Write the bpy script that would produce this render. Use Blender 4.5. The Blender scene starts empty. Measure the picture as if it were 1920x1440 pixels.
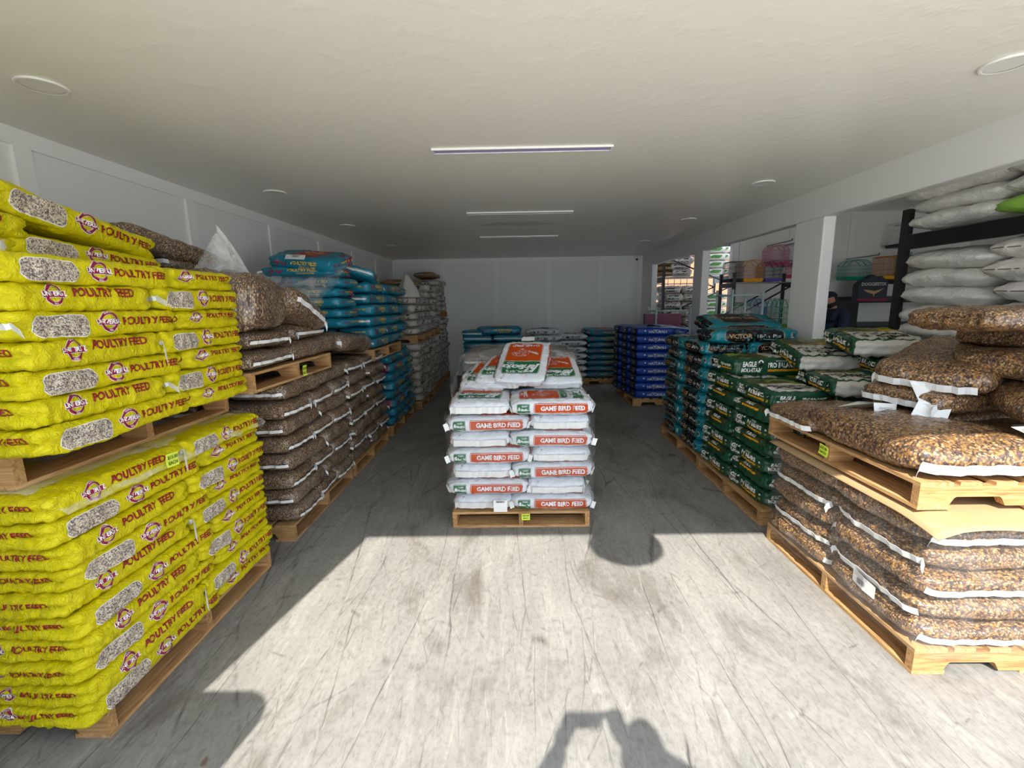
import bpy, bmesh, math, random
from mathutils import Vector, Matrix, noise

random.seed(7)
SC = bpy.context.scene
COL = SC.collection
PI = math.pi

# ------------------------------------------------------------------ camera
CAM_H = 1.656
F_PX, PITCH, YAW, ROLL = 849.4, 0.1759, -0.0131, -0.0163
cam_data = bpy.data.cameras.new('camera')
cam = bpy.data.objects.new('camera', cam_data)
COL.objects.link(cam)
cam_data.sensor_fit = 'HORIZONTAL'
cam_data.sensor_width = 36.0
cam_data.lens = F_PX / 1920.0 * 36.0
cam_data.clip_start = 0.02
cam_data.clip_end = 200
_cp, _sp, _cy, _sy = math.cos(PITCH), math.sin(PITCH), math.cos(YAW), math.sin(YAW)
_F = Vector((_sy * _cp, _cy * _cp, -_sp))
_R = Vector((_cy, -_sy, 0))
_U = _R.cross(_F)
_R2 = _R * math.cos(ROLL) + _U * math.sin(ROLL)
_U2 = -_R * math.sin(ROLL) + _U * math.cos(ROLL)
_m = Matrix((_R2, _U2, -_F)).transposed().to_4x4()
_m.translation = Vector((0, 0, CAM_H))
cam.matrix_world = _m
SC.camera = cam

# ------------------------------------------------------------------ light
SC.view_settings.view_transform = 'Standard'
SC.view_settings.look = 'None'
SC.view_settings.gamma = 1
SC.view_settings.use_curve_mapping = False
SC.view_settings.exposure = 1.1
SC.cycles.max_bounces = 10
SC.cycles.diffuse_bounces = 6
SC.cycles.glossy_bounces = 3
SC.cycles.transparent_max_bounces = 12
SC.cycles.transmission_bounces = 4
SC.cycles.use_denoising = True
SC.cycles.caustics_reflective = False
SC.cycles.caustics_refractive = False
SC.cycles.sample_clamp_indirect = 6

SUN_DIR = Vector((0.36, 1.58, -1.62)).normalized()
sun_data = bpy.data.lights.new('sun', 'SUN')
sun_data.energy = 4.6
sun_data.angle = math.radians(0.6)
sun_data.color = (1.0, 0.955, 0.88)
sun = bpy.data.objects.new('sun', sun_data)
COL.objects.link(sun)
sun.rotation_mode = 'QUATERNION'
sun.rotation_quaternion = SUN_DIR.to_track_quat('-Z', 'Y')
sun.location = (-2, -8, 9)

world = bpy.data.worlds.new('sky')
SC.world = world
world.use_nodes = True
_n = world.node_tree.nodes
_bg = _n['Background']
_bg.inputs['Color'].default_value = (0.74, 0.85, 1.0, 1)
_bg.inputs['Strength'].default_value = 1.6


# ------------------------------------------------------------------ helpers
def lin(c):
    if isinstance(c, str):
        c = [int(c[i:i + 2], 16) / 255 for i in (0, 2, 4)]
    return tuple(((x / 12.92) if x <= 0.04045 else ((x + 0.055) / 1.055) ** 2.4) for x in c)


class NT:
    def __init__(s, m):
        m.use_nodes = True
        s.t = m.node_tree
        s.b = s.t.nodes['Principled BSDF']
        s.out = s.t.nodes['Material Output']

    def n(s, ty, **kw):
        nd = s.t.nodes.new(ty)
        for k, v in kw.items():
            if k in nd.inputs:
                nd.inputs[k].default_value = v
            else:
                setattr(nd, k, v)
        return nd

    def l(s, a, b):
        s.t.links.new(a, b)

    def ramp(s, fac, stops, interp='LINEAR'):
        r = s.n('ShaderNodeValToRGB')
        cr = r.color_ramp
        cr.interpolation = interp
        while len(cr.elements) < len(stops):
            cr.elements.new(0.5)
        for e, (p, c) in zip(cr.elements, stops):
            e.position = p
            e.color = (*c, 1) if len(c) == 3 else c
        s.l(fac, r.inputs['Fac'])
        return r.outputs['Color']

    def coord(s, scale=(1, 1, 1), kind='Object', rand=True):
        tc = s.n('ShaderNodeTexCoord')
        mp = s.n('ShaderNodeMapping')
        mp.inputs['Scale'].default_value = scale
        s.l(tc.outputs[kind], mp.inputs['Vector'])
        if rand:
            oi = s.n('ShaderNodeObjectInfo')
            ml = s.n('ShaderNodeMath', operation='MULTIPLY')
            ml.inputs[1].default_value = 37.0
            s.l(oi.outputs['Random'], ml.inputs[0])
            s.l(ml.outputs[0], mp.inputs['Location'])
        return mp.outputs['Vector']

    def mix(s, fac, a, b, blend='MIX'):
        m = s.n('ShaderNodeMix', data_type='RGBA', blend_type=blend)
        for v, i in ((fac, 0), (a, 6), (b, 7)):
            if hasattr(v, 'links'):
                s.l(v, m.inputs[i])
            else:
                m.inputs[i].default_value = v if i == 0 else (*v, 1)
        return m.outputs[2]

    def bump(s, height, strength, dist=0.01, prev=None):
        b = s.n('ShaderNodeBump')
        b.inputs['Strength'].default_value = strength
        b.inputs['Distance'].default_value = dist
        s.l(height, b.inputs['Height'])
        if prev is not None:
            s.l(prev, b.inputs['Normal'])
        return b.outputs['Normal']


def mat(name, col, rough=0.6, metal=0, coat=0, spec=0.5, bump=None, vary=0.0, vscale=12, tr=0):
    m = bpy.data.materials.new(name)
    t = NT(m)
    c = lin(col)
    b = t.b
    b.inputs['Base Color'].default_value = (*c, 1)
    b.inputs['Roughness'].default_value = rough
    b.inputs['Metallic'].default_value = metal
    b.inputs['Coat Weight'].default_value = coat
    b.inputs['Coat Roughness'].default_value = 0.12
    b.inputs['Specular IOR Level'].default_value = spec
    if vary or bump:
        v = t.coord()
        nz = t.n('ShaderNodeTexNoise', Scale=vscale, Detail=4.0)
        t.l(v, nz.inputs['Vector'])
        if vary:
            col2 = t.mix(nz.outputs['Fac'], tuple(x * (1 - vary) for x in c), tuple(min(1, x * (1 + vary)) for x in c))
            t.l(col2, b.inputs['Base Color'])
        if bump:
            nz2 = t.n('ShaderNodeTexNoise', Scale=bump[0], Detail=5.0, Roughness=0.6, Distortion=1.0)
            t.l(v, nz2.inputs['Vector'])
            # creases: ridged noise
            sb = t.n('ShaderNodeMath', operation='SUBTRACT')
            t.l(nz2.outputs['Fac'], sb.inputs[0])
            sb.inputs[1].default_value = 0.5
            ab = t.n('ShaderNodeMath', operation='ABSOLUTE')
            t.l(sb.outputs[0], ab.inputs[0])
            t.l(t.bump(ab.outputs[0], bump[1], (bump[2] if len(bump) > 2 else 0.01) * 1.4), b.inputs['Normal'])
    return m


M = {}
# room
M['wall'] = mat('white wall paint', 'ebeae6', 0.5, bump=(60, 0.15, 0.002))
M['trim'] = mat('white trim paint', 'f0efeb', 0.45)


def ceiling_mat():
    m = bpy.data.materials.new('white ceiling paint')
    t = NT(m)
    t.b.inputs['Base Color'].default_value = (*lin('efece2'), 1)
    t.b.inputs['Roughness'].default_value = 0.34
    v = t.coord(rand=False)
    a = t.n('ShaderNodeTexNoise', Scale=9.0, Detail=5.0)
    t.l(v, a.inputs['Vector'])
    r = t.ramp(a.outputs['Fac'], [(0.5, (0, 0, 0)), (0.75, (1, 1, 1))])
    t.l(t.bump(r, 0.35, 0.004), t.b.inputs['Normal'])
    return m


M['ceiling'] = ceiling_mat()


def floor_mat():
    m = bpy.data.materials.new('worn concrete floor')
    t = NT(m)
    v = t.coord(rand=False)
    big = t.n('ShaderNodeTexNoise', Scale=1.3, Detail=8.0, Roughness=0.62)
    t.l(v, big.inputs['Vector'])
    base = t.ramp(big.outputs['Fac'], [(0.30, lin('7c7a75')), (0.46, lin('8a8782')), (0.62, lin('94918b')), (0.8, lin('86837c'))])
    # pale wiped smears running along the aisle
    vs = t.coord((5.5, 0.9, 1), rand=False)
    sm = t.n('ShaderNodeTexNoise', Scale=1.6, Detail=9.0, Roughness=0.7, Distortion=0.6)
    t.l(vs, sm.inputs['Vector'])
    smr = t.ramp(sm.outputs['Fac'], [(0.50, (0, 0, 0)), (0.74, (0.6, 0.6, 0.6))])
    c1 = t.mix(smr, base, lin('aba79f'))
    # brownish grey stains
    st = t.n('ShaderNodeTexNoise', Scale=2.1, Detail=6.0, Roughness=0.6, Distortion=1.2)
    mp2 = t.coord((1.2, 0.6, 1), rand=False)
    t.l(mp2, st.inputs['Vector'])
    str_ = t.ramp(st.outputs['Fac'], [(0.53, (0, 0, 0)), (0.70, (0.8, 0.8, 0.8))])
    c2 = t.mix(str_, c1, lin('676158'))
    # long dark drag scratches: thin voronoi-edge lines stretched along the aisle
    out = c2
    hsum = None
    for i, (sx, sy, rot, lo, hi, dist, colr, amt) in enumerate([
            (3.4, 0.33, 0.10, 0.0, 0.010, 0.5, '353331', 0.85),
            (2.3, 0.30, -0.20, 0.0, 0.007, 0.9, '3a3735', 0.75),
            (7.0, 1.6, 0.5, 0.0, 0.016, 1.2, '4e4a46', 0.6),
            (5.0, 1.2, -0.35, 0.0, 0.014, 1.2, '57524d', 0.55),
            (9.0, 0.9, 0.03, 0.0, 0.022, 0.8, 'a8a49d', 0.5),
            (14.0, 1.2, -0.1, 0.0, 0.02, 0.8, 'aeaaa3', 0.45)]):
        mp = t.n('ShaderNodeMapping')
        mp.inputs['Scale'].default_value = (sx, sy, 1)
        mp.inputs['Rotation'].default_value = (0, 0, rot)
        mp.inputs['Location'].default_value = (3.1 * i, 1.7 * i, 0)
        tc = t.n('ShaderNodeTexCoord')
        wob = t.n('ShaderNodeTexNoise', Scale=1.1, Detail=3.0)
        t.l(tc.outputs['Object'], wob.inputs['Vector'])
        add = t.n('ShaderNodeVectorMath', operation='MULTIPLY_ADD')
        t.l(wob.outputs['Color'], add.inputs[0])
        add.inputs[1].default_value = (0.12 * dist, 0.12 * dist, 0)
        t.l(tc.outputs['Object'], add.inputs[2])
        t.l(add.outputs[0], mp.inputs['Vector'])
        vo = t.n('ShaderNodeTexVoronoi', feature='DISTANCE_TO_EDGE', Scale=1.0, Randomness=1.0)
        t.l(mp.outputs['Vector'], vo.inputs['Vector'])
        line = t.ramp(vo.outputs['Distance'], [(lo, (1, 1, 1)), (hi, (0, 0, 0))])
        gate = t.n('ShaderNodeTexNoise', Scale=1.7 + i * 0.4, Detail=5.0, Roughness=0.7)
        t.l(mp.outputs['Vector'], gate.inputs['Vector'])
        g = t.ramp(gate.outputs['Fac'], [(0.47, (0, 0, 0)), (0.60, (amt, amt, amt))])
        f = t.mix(1.0, line, g, 'MULTIPLY')
        out = t.mix(f, out, lin(colr))
        if i == 0:
            hsum = f
    # small rust flecks
    fl = t.n('ShaderNodeTexNoise', Scale=7.0, Detail=2.0)
    mf = t.coord((1.0, 0.45, 1), rand=False)
    t.l(mf, fl.inputs['Vector'])
    flr = t.ramp(fl.outputs['Fac'], [(0.765, (0, 0, 0)), (0.785, (0.7, 0.7, 0.7))])
    out = t.mix(flr, out, lin('5f3d2b'))
    fine = t.n('ShaderNodeTexNoise', Scale=34.0, Detail=6.0, Roughness=0.75)
    t.l(t.coord((1.3, 0.75, 1), rand=False), fine.inputs['Vector'])
    fr = t.ramp(fine.outputs['Fac'], [(0.33, (0.74, 0.73, 0.71)), (0.52, (1, 1, 1)), (0.72, (1.08, 1.08, 1.08))])
    out = t.mix(1.0, out, fr, 'MULTIPLY')
    t.l(out, t.b.inputs['Base Color'])
    t.b.inputs['Roughness'].default_value = 0.62

    nb = t.bump(fine.outputs['Fac'], 0.12, 0.004)
    t.l(t.bump(hsum, -0.25, 0.004, nb), t.b.inputs['Normal'])
    return m


M['floor'] = floor_mat()


def wood_mat(name, scale, c1, c2, c3):
    m = bpy.data.materials.new(name)
    t = NT(m)
    v = t.coord(scale)
    a = t.n('ShaderNodeTexNoise', Scale=3.0, Detail=6.0, Roughness=0.65, Distortion=0.9)
    t.l(v, a.inputs['Vector'])
    c = t.ramp(a.outputs['Fac'], [(0.32, lin(c1)), (0.5, lin(c2)), (0.66, lin(c3))])
    oi = t.n('ShaderNodeObjectInfo')
    hv = t.n('ShaderNodeHueSaturation')
    mr = t.n('ShaderNodeMapRange')
    mr.inputs['To Min'].default_value = 0.82
    mr.inputs['To Max'].default_value = 1.1
    t.l(oi.outputs['Random'], mr.inputs['Value'])
    t.l(mr.outputs[0], hv.inputs['Value'])
    t.l(c, hv.inputs['Color'])
    t.l(hv.outputs['Color'], t.b.inputs['Base Color'])
    t.b.inputs['Roughness'].default_value = 0.75
    t.l(t.bump(a.outputs['Fac'], 0.3, 0.003), t.b.inputs['Normal'])
    return m


M['wood_x'] = wood_mat('pallet wood grain along stringer', (1.5, 22, 22), '8f6238', 'b58a56', 'cba06c')
M['wood_y'] = wood_mat('pallet wood grain along board', (22, 1.5, 22), '93683f', 'bb915e', 'd0a776')
M['card'] = mat('brown cardboard', 'b2936a', 0.85, vary=0.06)
# bags
WEAVE = (26, 0.45, 0.008)
M['yellow'] = mat('yellow woven feed sack', 'd4c600', 0.46, spec=0.35, bump=(30, 0.9, 0.016), vary=0.10, vscale=90)
M['maroon'] = mat('maroon print', '8c1340', 0.45)
M['maroon_text'] = mat('dark red print', '8a1020', 0.45)
M['pale'] = mat('white ink', 'eeeae4', 0.5)
M['tape'] = mat('white crepe tape', 'e4e4e2', 0.7, bump=(90, 0.3, 0.002))
M['teal'] = mat('turquoise sack', '197a92', 0.3, bump=(16, 0.5, 0.008), vary=0.05)
M['crimson'] = mat('crimson print', '9a1636', 0.35)
M['gold'] = mat('gold print', 'e8b41c', 0.4)
M['greybag'] = mat('off white sack', 'c2b8ae', 0.45, bump=(18, 0.5, 0.008), vary=0.05)
M['beigebag'] = mat('kraft brown sack', 'a58560', 0.6, bump=(18, 0.5, 0.008))
M['charcoal'] = mat('charcoal print', '3b3b3a', 0.5)
M['lettergrey'] = mat('light grey print', 'd3d3cf', 0.5)
M['white'] = mat('white glossy sack', 'dde0e5', 0.3, bump=(18, 0.8, 0.014))
M['orange'] = mat('orange print', 'b84405', 0.5, spec=0.25)
M['green'] = mat('green print', '0f6233', 0.35)
M['vteal'] = mat('deep teal sack', '0a7d8c', 0.3, bump=(14, 0.6, 0.009))
M['black'] = mat('black print', '0d0c0d', 0.35)
M['tan'] = mat('tan print', 'c0996b', 0.45)
M['egreen'] = mat('forest green sack', '16482e', 0.3, bump=(14, 0.5, 0.008))
M['olive'] = mat('meadow picture print', '7f8b2f', 0.4, vary=0.5, vscale=7)
M['hills'] = mat('dark hills picture print', '3d4423', 0.4, vary=0.6, vscale=9)
M['amber'] = mat('amber print', 'dd9a17', 0.4)
M['ewhite'] = mat('white print panel', 'c2beb4', 0.35, bump=(14, 0.4, 0.008))
M['blue'] = mat('royal blue sack', '0d3f9e', 0.28, bump=(14, 0.4, 0.008))
M['navy'] = mat('navy sack end', '1a2242', 0.35, bump=(14, 0.5, 0.008))
M['wovenwhite'] = mat('white woven sack', 'e2dfd8', 0.65, bump=(24, 0.9, 0.012), vary=0.04)
M['stitch'] = mat('brown stitched line', '7d5d4c', 0.7)
M['bandgreen'] = mat('leaf green printed band', '4f8a3f', 0.5)
M['lime'] = mat('lime green sack', '8fbf4a', 0.5, bump=(30, 0.5, 0.006))
M['sticky'] = mat('yellow price note', 'd9ec4a', 0.7)
M['ink'] = mat('dark marker ink', '2a2f1a', 0.6)


def seed_mat(name, cols, scale, stretch=(1, 1, 1), haze=0.0, coat=0.6, dark=0.35):
    m = bpy.data.materials.new(name)
    t = NT(m)
    v = t.coord(stretch)
    vo = t.n('ShaderNodeTexVoronoi', feature='F1', Scale=scale)
    t.l(v, vo.inputs['Vector'])
    sep = t.n('ShaderNodeSeparateColor')
    t.l(vo.outputs['Color'], sep.inputs['Color'])
    n = len(cols)
    c = t.ramp(sep.outputs[0], [(i / n, lin(x)) for i, x in enumerate(cols)], 'CONSTANT')
    # shade in the gaps between seeds, multiplied into the colour
    sh = t.ramp(vo.outputs['Distance'], [(0.35, (1, 1, 1)), (0.75, (dark, dark * 0.96, dark * 0.95))])
    c = t.mix(1.0, c, sh, 'MULTIPLY')
    if haze:
        nz = t.n('ShaderNodeTexNoise', Scale=6.0, Detail=3.0)
        t.l(v, nz.inputs['Vector'])
        f = t.ramp(nz.outputs['Fac'], [(0.45, (0, 0, 0)), (0.75, (haze, haze, haze))])
        c = t.mix(f, c, lin('b9b0a8'))
    t.l(c, t.b.inputs['Base Color'])
    t.b.inputs['Roughness'].default_value = 0.55
    t.b.inputs['Coat Weight'].default_value = coat
    t.b.inputs['Coat Roughness'].default_value = 0.2
    nb = t.bump(vo.outputs['Distance'], 0.35, 0.004)
    t.l(nb, t.b.inputs['Normal'])
    w = t.n('ShaderNodeTexNoise', Scale=14.0, Detail=3.0, Distortion=0.8)
    t.l(v, w.inputs['Vector'])
    t.l(t.bump(w.outputs['Fac'], 0.6, 0.01), t.b.inputs['Coat Normal'])
    return m


M['seed_dark'] = seed_mat('dark brown seed mix in clear plastic', ['7a5f4c', '5d473b', '9b7b5c', '4a3a34', 'b5966c', '6b5244', 'c9b088', '59463c'], 190, haze=0.25)
M['seed_gold'] = seed_mat('golden seed mix in clear plastic', ['96734c', '5f4739', 'a87f4c', '403533', 'c09c70', '7e5e3f', 'a87838', '69493a', '937355'], 125, (1, 1, 1), coat=0.6)
M['seed_pale'] = seed_mat('speckled grain window', ['cfc2ae', '8a7d78', 'd9cdb9', 'aa9b90', 'e0d4bd', '6a5f60', 'd3c4a8'], 230, coat=0.4, dark=0.6)


def film_mat(name, amount, tint='ffffff', rough=0.18):
    m = bpy.data.materials.new(name)
    t = NT(m)
    v = t.coord((1, 1, 1))
    w = t.n('ShaderNodeTexNoise', Scale=5.0, Detail=6.0, Distortion=2.0)
    t.l(v, w.inputs['Vector'])
    r = t.ramp(w.outputs['Fac'], [(0.35, (amount * 0.45,) * 3), (0.7, (amount * 1.6,) * 3)])
    tb = t.n('ShaderNodeBsdfTransparent')
    mx = t.n('ShaderNodeMixShader')
    t.b.inputs['Base Color'].default_value = (*lin(tint), 1)
    t.b.inputs['Roughness'].default_value = rough
    t.l(t.bump(w.outputs['Fac'], 0.8, 0.02), t.b.inputs['Normal'])
    t.l(r, mx.inputs[0])
    t.l(tb.outputs[0], mx.inputs[1])
    t.l(t.b.outputs[0], mx.inputs[2])
    t.l(mx.outputs[0], t.out.inputs['Surface'])
    return m


M['film'] = film_mat('clear stretch film', 0.095, 'b4b2b0')
M['filmhazy'] = film_mat('hazy clear plastic', 0.24)

# ---- mesh helpers


def link(name, me, mats, parent=None, loc=(0, 0, 0), rot=(0, 0, 0), smooth=False):
    if not isinstance(me, bpy.types.Mesh):
        bm = me
        me = bpy.data.meshes.new(name)
        bm.to_mesh(me)
        bm.free()
    if not isinstance(mats, (list, tuple)):
        mats = [mats]
    if not me.materials:
        for x in mats:
            me.materials.append(M[x] if isinstance(x, str) else x)
    if smooth:
        me.polygons.foreach_set('use_smooth', [True] * len(me.polygons))
    o = bpy.data.objects.new(name, me)
    COL.objects.link(o)
    o.location = loc
    o.rotation_euler = rot
    if parent is not None:
        o.parent = parent
    return o


def empty(name, loc, rot=(0, 0, 0)):
    o = bpy.data.objects.new(name, None)
    COL.objects.link(o)
    o.location = loc
    o.rotation_euler = rot
    o.empty_display_size = 0.1
    return o


LABELS = {}


def tag(o, label, cat, group=None):
    o['label'] = label
    o['category'] = cat
    if group:
        o['group'] = group
    return o


def struct(o):
    o['kind'] = 'structure'
    return o


def box(bm, x0, y0, z0, x1, y1, z1, mi=0):
    vs = [bm.verts.new(p) for p in ((x0, y0, z0), (x1, y0, z0), (x1, y1, z0), (x0, y1, z0), (x0, y0, z1), (x1, y0, z1), (x1, y1, z1), (x0, y1, z1))]
    for f in ((0, 3, 2, 1), (4, 5, 6, 7), (0, 1, 5, 4), (1, 2, 6, 5), (2, 3, 7, 6), (3, 0, 4, 7)):
        fc = bm.faces.new([vs[i] for i in f])
        fc.material_index = mi
    return vs


def boxes(*bs):
    bm = bmesh.new()
    for b in bs:
        box(bm, *b)
    return bm


def prism(bm, pts, y0, y1, axis='y', mi=0):
    """polygon (u,v) extruded along an axis"""
    def P(u, v, w):
        return {'y': (u, w, v), 'x': (w, u, v), 'z': (u, v, w)}[axis]
    a = [bm.verts.new(P(u, v, y0)) for u, v in pts]
    b = [bm.verts.new(P(u, v, y1)) for u, v in pts]
    n = len(pts)
    fs = [bm.faces.new(a[::-1]), bm.faces.new(b)]
    for i in range(n):
        fs.append(bm.faces.new((a[i], a[(i + 1) % n], b[(i + 1) % n], b[i])))
    for f in fs:
        f.material_index = mi
    bmesh.ops.recalc_face_normals(bm, faces=fs)


def tube(bm, pts, r, seg=8, mi=0, closed=False):
    pts = [Vector(p) for p in pts]
    n = len(pts)
    rings = []
    up = Vector((0.13, 0.29, 0.95)).normalized()
    for i, p in enumerate(pts):
        if closed:
            d = pts[(i + 1) % n] - pts[i - 1]
        else:
            d = pts[min(i + 1, n - 1)] - pts[max(i - 1, 0)]
        d.normalize()
        a = d.cross(up)
        if a.length < 0.05:
            a = d.cross(Vector((1, 0, 0)))
        a.normalize()
        b = d.cross(a)
        rr = r[i] if isinstance(r, (list, tuple)) else r
        rings.append([bm.verts.new(p + (a * math.cos(2 * PI * k / seg) + b * math.sin(2 * PI * k / seg)) * rr) for k in range(seg)])
    m = n if closed else n - 1
    for i in range(m):
        A, B = rings[i], rings[(i + 1) % n]
        for k in range(seg):
            f = bm.faces.new((A[k], A[(k + 1) % seg], B[(k + 1) % seg], B[k]))
            f.material_index = mi
            f.smooth = True
    if not closed:
        bm.faces.new(rings[0][::-1]).material_index = mi
        bm.faces.new(rings[-1]).material_index = mi


def lathe(bm, prof, seg=32, c=(0, 0, 0), mi=0, cap=True):
    rings = []
    for r, z in prof:
        rings.append([bm.verts.new((c[0] + r * math.cos(2 * PI * k / seg), c[1] + r * math.sin(2 * PI * k / seg), c[2] + z)) for k in range(seg)])
    for A, B in zip(rings, rings[1:]):
        for k in range(seg):
            f = bm.faces.new((A[k], A[(k + 1) % seg], B[(k + 1) % seg], B[k]))
            f.material_index = mi
    if cap:
        bm.faces.new(rings[0][::-1]).material_index = mi
        bm.faces.new(rings[-1]).material_index = mi
    bmesh.ops.recalc_face_normals(bm, faces=bm.faces)


_font_cache = {}


def text_geo(s, size, offset=0.0, shear=0.0, space=1.0, sx=1.0):
    """triangulated flat text as (verts2d, faces), centred"""
    key = (s, round(size, 4), offset, shear, space, sx)
    if key in _font_cache:
        return _font_cache[key]
    cu = bpy.data.curves.new('txt', 'FONT')
    cu.body = s
    cu.size = size
    cu.offset = offset * size
    cu.shear = shear
    cu.space_character = space
    cu.resolution_u = 3
    cu.align_x = 'CENTER'
    cu.align_y = 'CENTER'
    o = bpy.data.objects.new('txt', cu)
    COL.objects.link(o)
    dg = bpy.context.evaluated_depsgraph_get()
    me = bpy.data.meshes.new_from_object(o.evaluated_get(dg))
    bpy.data.objects.remove(o)
    bpy.data.curves.remove(cu)
    vs = [(v.co.x * sx, v.co.y) for v in me.vertices]
    fs = [tuple(p.vertices) for p in me.polygons]
    bpy.data.meshes.remove(me)
    _font_cache[key] = (vs, fs)
    return vs, fs


def flat_text(bm, s, size, origin, right, up, mi=0, **kw):
    vs, fs = text_geo(s, size, **kw)
    o, r, u = Vector(origin), Vector(right), Vector(up)
    bv = [bm.verts.new(o + r * x + u * y) for x, y in vs]
    for f in fs:
        try:
            bm.faces.new([bv[i] for i in f]).material_index = mi
        except ValueError:
            pass


# ------------------------------------------------------------------ structure
XL, XR, YB, HC = -2.8155, 2.8484, 10.58, 2.67
XW = XR + 0.115          # annex side of the right wall
Y0 = 0.45                # line of the shop front
XA = 8.6                 # far wall of the annex
YA = 9.0                 # back wall of the annex
HA = 3.25

bm = bmesh.new()
box(bm, XL - 0.15, Y0 - 1.4, -0.1, XA + 0.2, YA + 1.7, 0)
o = struct(link('floor', bm, 'floor'))
M['apron'] = mat('pale concrete outdoors brightened for bounce', 'e2dfd5', 0.8, vary=0.06, vscale=2)  # outdoor ground colour raised to bounce more light onto the ceiling
struct(link('floor_outdoors', boxes((-16, -16, -0.1, 18, Y0 - 1.4, 0), (-16, YA + 1.7, -0.1, 18, 24, 0), (-16, Y0 - 1.4, -0.1, XL - 0.15, YA + 1.7, 0), (XA + 0.2, Y0 - 1.4, -0.1, 18, YA + 1.7, 0)), 'apron'))
# ceiling (roof slab over the main bay)
struct(link('ceiling', boxes((XL - 0.15, Y0, HC, XR, YB + 0.15, HC + 0.14)), 'ceiling'))
struct(link('ceiling_annex', boxes((XR, Y0, HA, XA + 0.1, YA + 0.1, HA + 0.12)), 'ceiling'))
struct(link('wall_left', boxes((XL - 0.12, Y0, 0, XL, YB + 0.12, HC)), 'wall'))
struct(link('wall_back', boxes((XL - 0.12, YB, 0, XW, YB + 0.12, HC)), 'wall'))
# front return left of the opening
struct(link('wall_front_left', boxes((XL - 0.12, Y0 - 0.1, 0, -1.71, Y0, HC)), 'wall'))
struct(link('wall_front_right', boxes((6.0, Y0 - 0.1, 0, XA + 0.1, Y0, HA)), 'wall'))
# right wall : header beam with three posts
bm = bmesh.new()
box(bm, XR, Y0, 2.405, XW, 9.8, HA)
box(bm, XR, 4.41, 0, XW, 4.85, 2.405)
box(bm, XR, 7.18, 0, XW, 7.52, 2.405)
box(bm, XR, 9.8, 0, XW, YB, HA)
ow = struct(link('wall_right', bm, 'wall'))
bv = ow.modifiers.new('bevel', 'BEVEL')
bv.width = 0.012
bv.segments = 2
bv.limit_method = 'ANGLE'
struct(link('wall_annex_back', boxes((4.36, YA, 0, XA + 0.1, YA + 0.1, HA)), 'wall'))
struct(link('wall_annex_right', boxes((XA, Y0, 0, XA + 0.1, YA, HA)), 'wall'))
# board and batten trim
bm = bmesh.new()
for y in (1.42, 2.74, 4.085, 5.40, 6.70, 8.02, 9.32):
    box(bm, XL, y - 0.05, 0, XL + 0.018, y + 0.05, 2.575)
box(bm, XL, Y0, 2.575, XL + 0.018, YB, HC)
struct(link('trim_1', bm, 'trim'))
bm = bmesh.new()
for x in (-1.665, -0.46, 0.735, 1.90):
    box(bm, x - 0.048, YB - 0.018, 0.12, x + 0.048, YB, 2.575)
box(bm, XL, YB - 0.018, 2.575, XR, YB, HC)
box(bm, XR - 0.1, YB - 0.018, 0.12, XR, YB, 2.575)
struct(link('trim_2', bm, 'trim'))
struct(link('baseboard_back', boxes((XL, YB - 0.022, 0, XR, YB, 0.12)), 'trim'))
bm = bmesh.new()
for x in (5.23, 6.35, 7.33, 8.3):
    box(bm, x - 0.045, YA - 0.016, 0, x + 0.045, YA, HA)
struct(link('trim_3', bm, 'trim'))
# jamb of the annex rear doorway, dark red frame outside
struct(link('door_1', boxes((4.26, YA - 0.02, 0, 4.36, YA + 0.14, 2.9), (4.14, YA + 0.02, 0, 4.26, YA + 0.12, 2.9), (XW, YA, 2.9, 4.36, YA + 0.1, HA)), 'trim'))

# ------------------------------------------------------------------ bags
def lerp(a, b, t):
    return a + (b - a) * t


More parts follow.
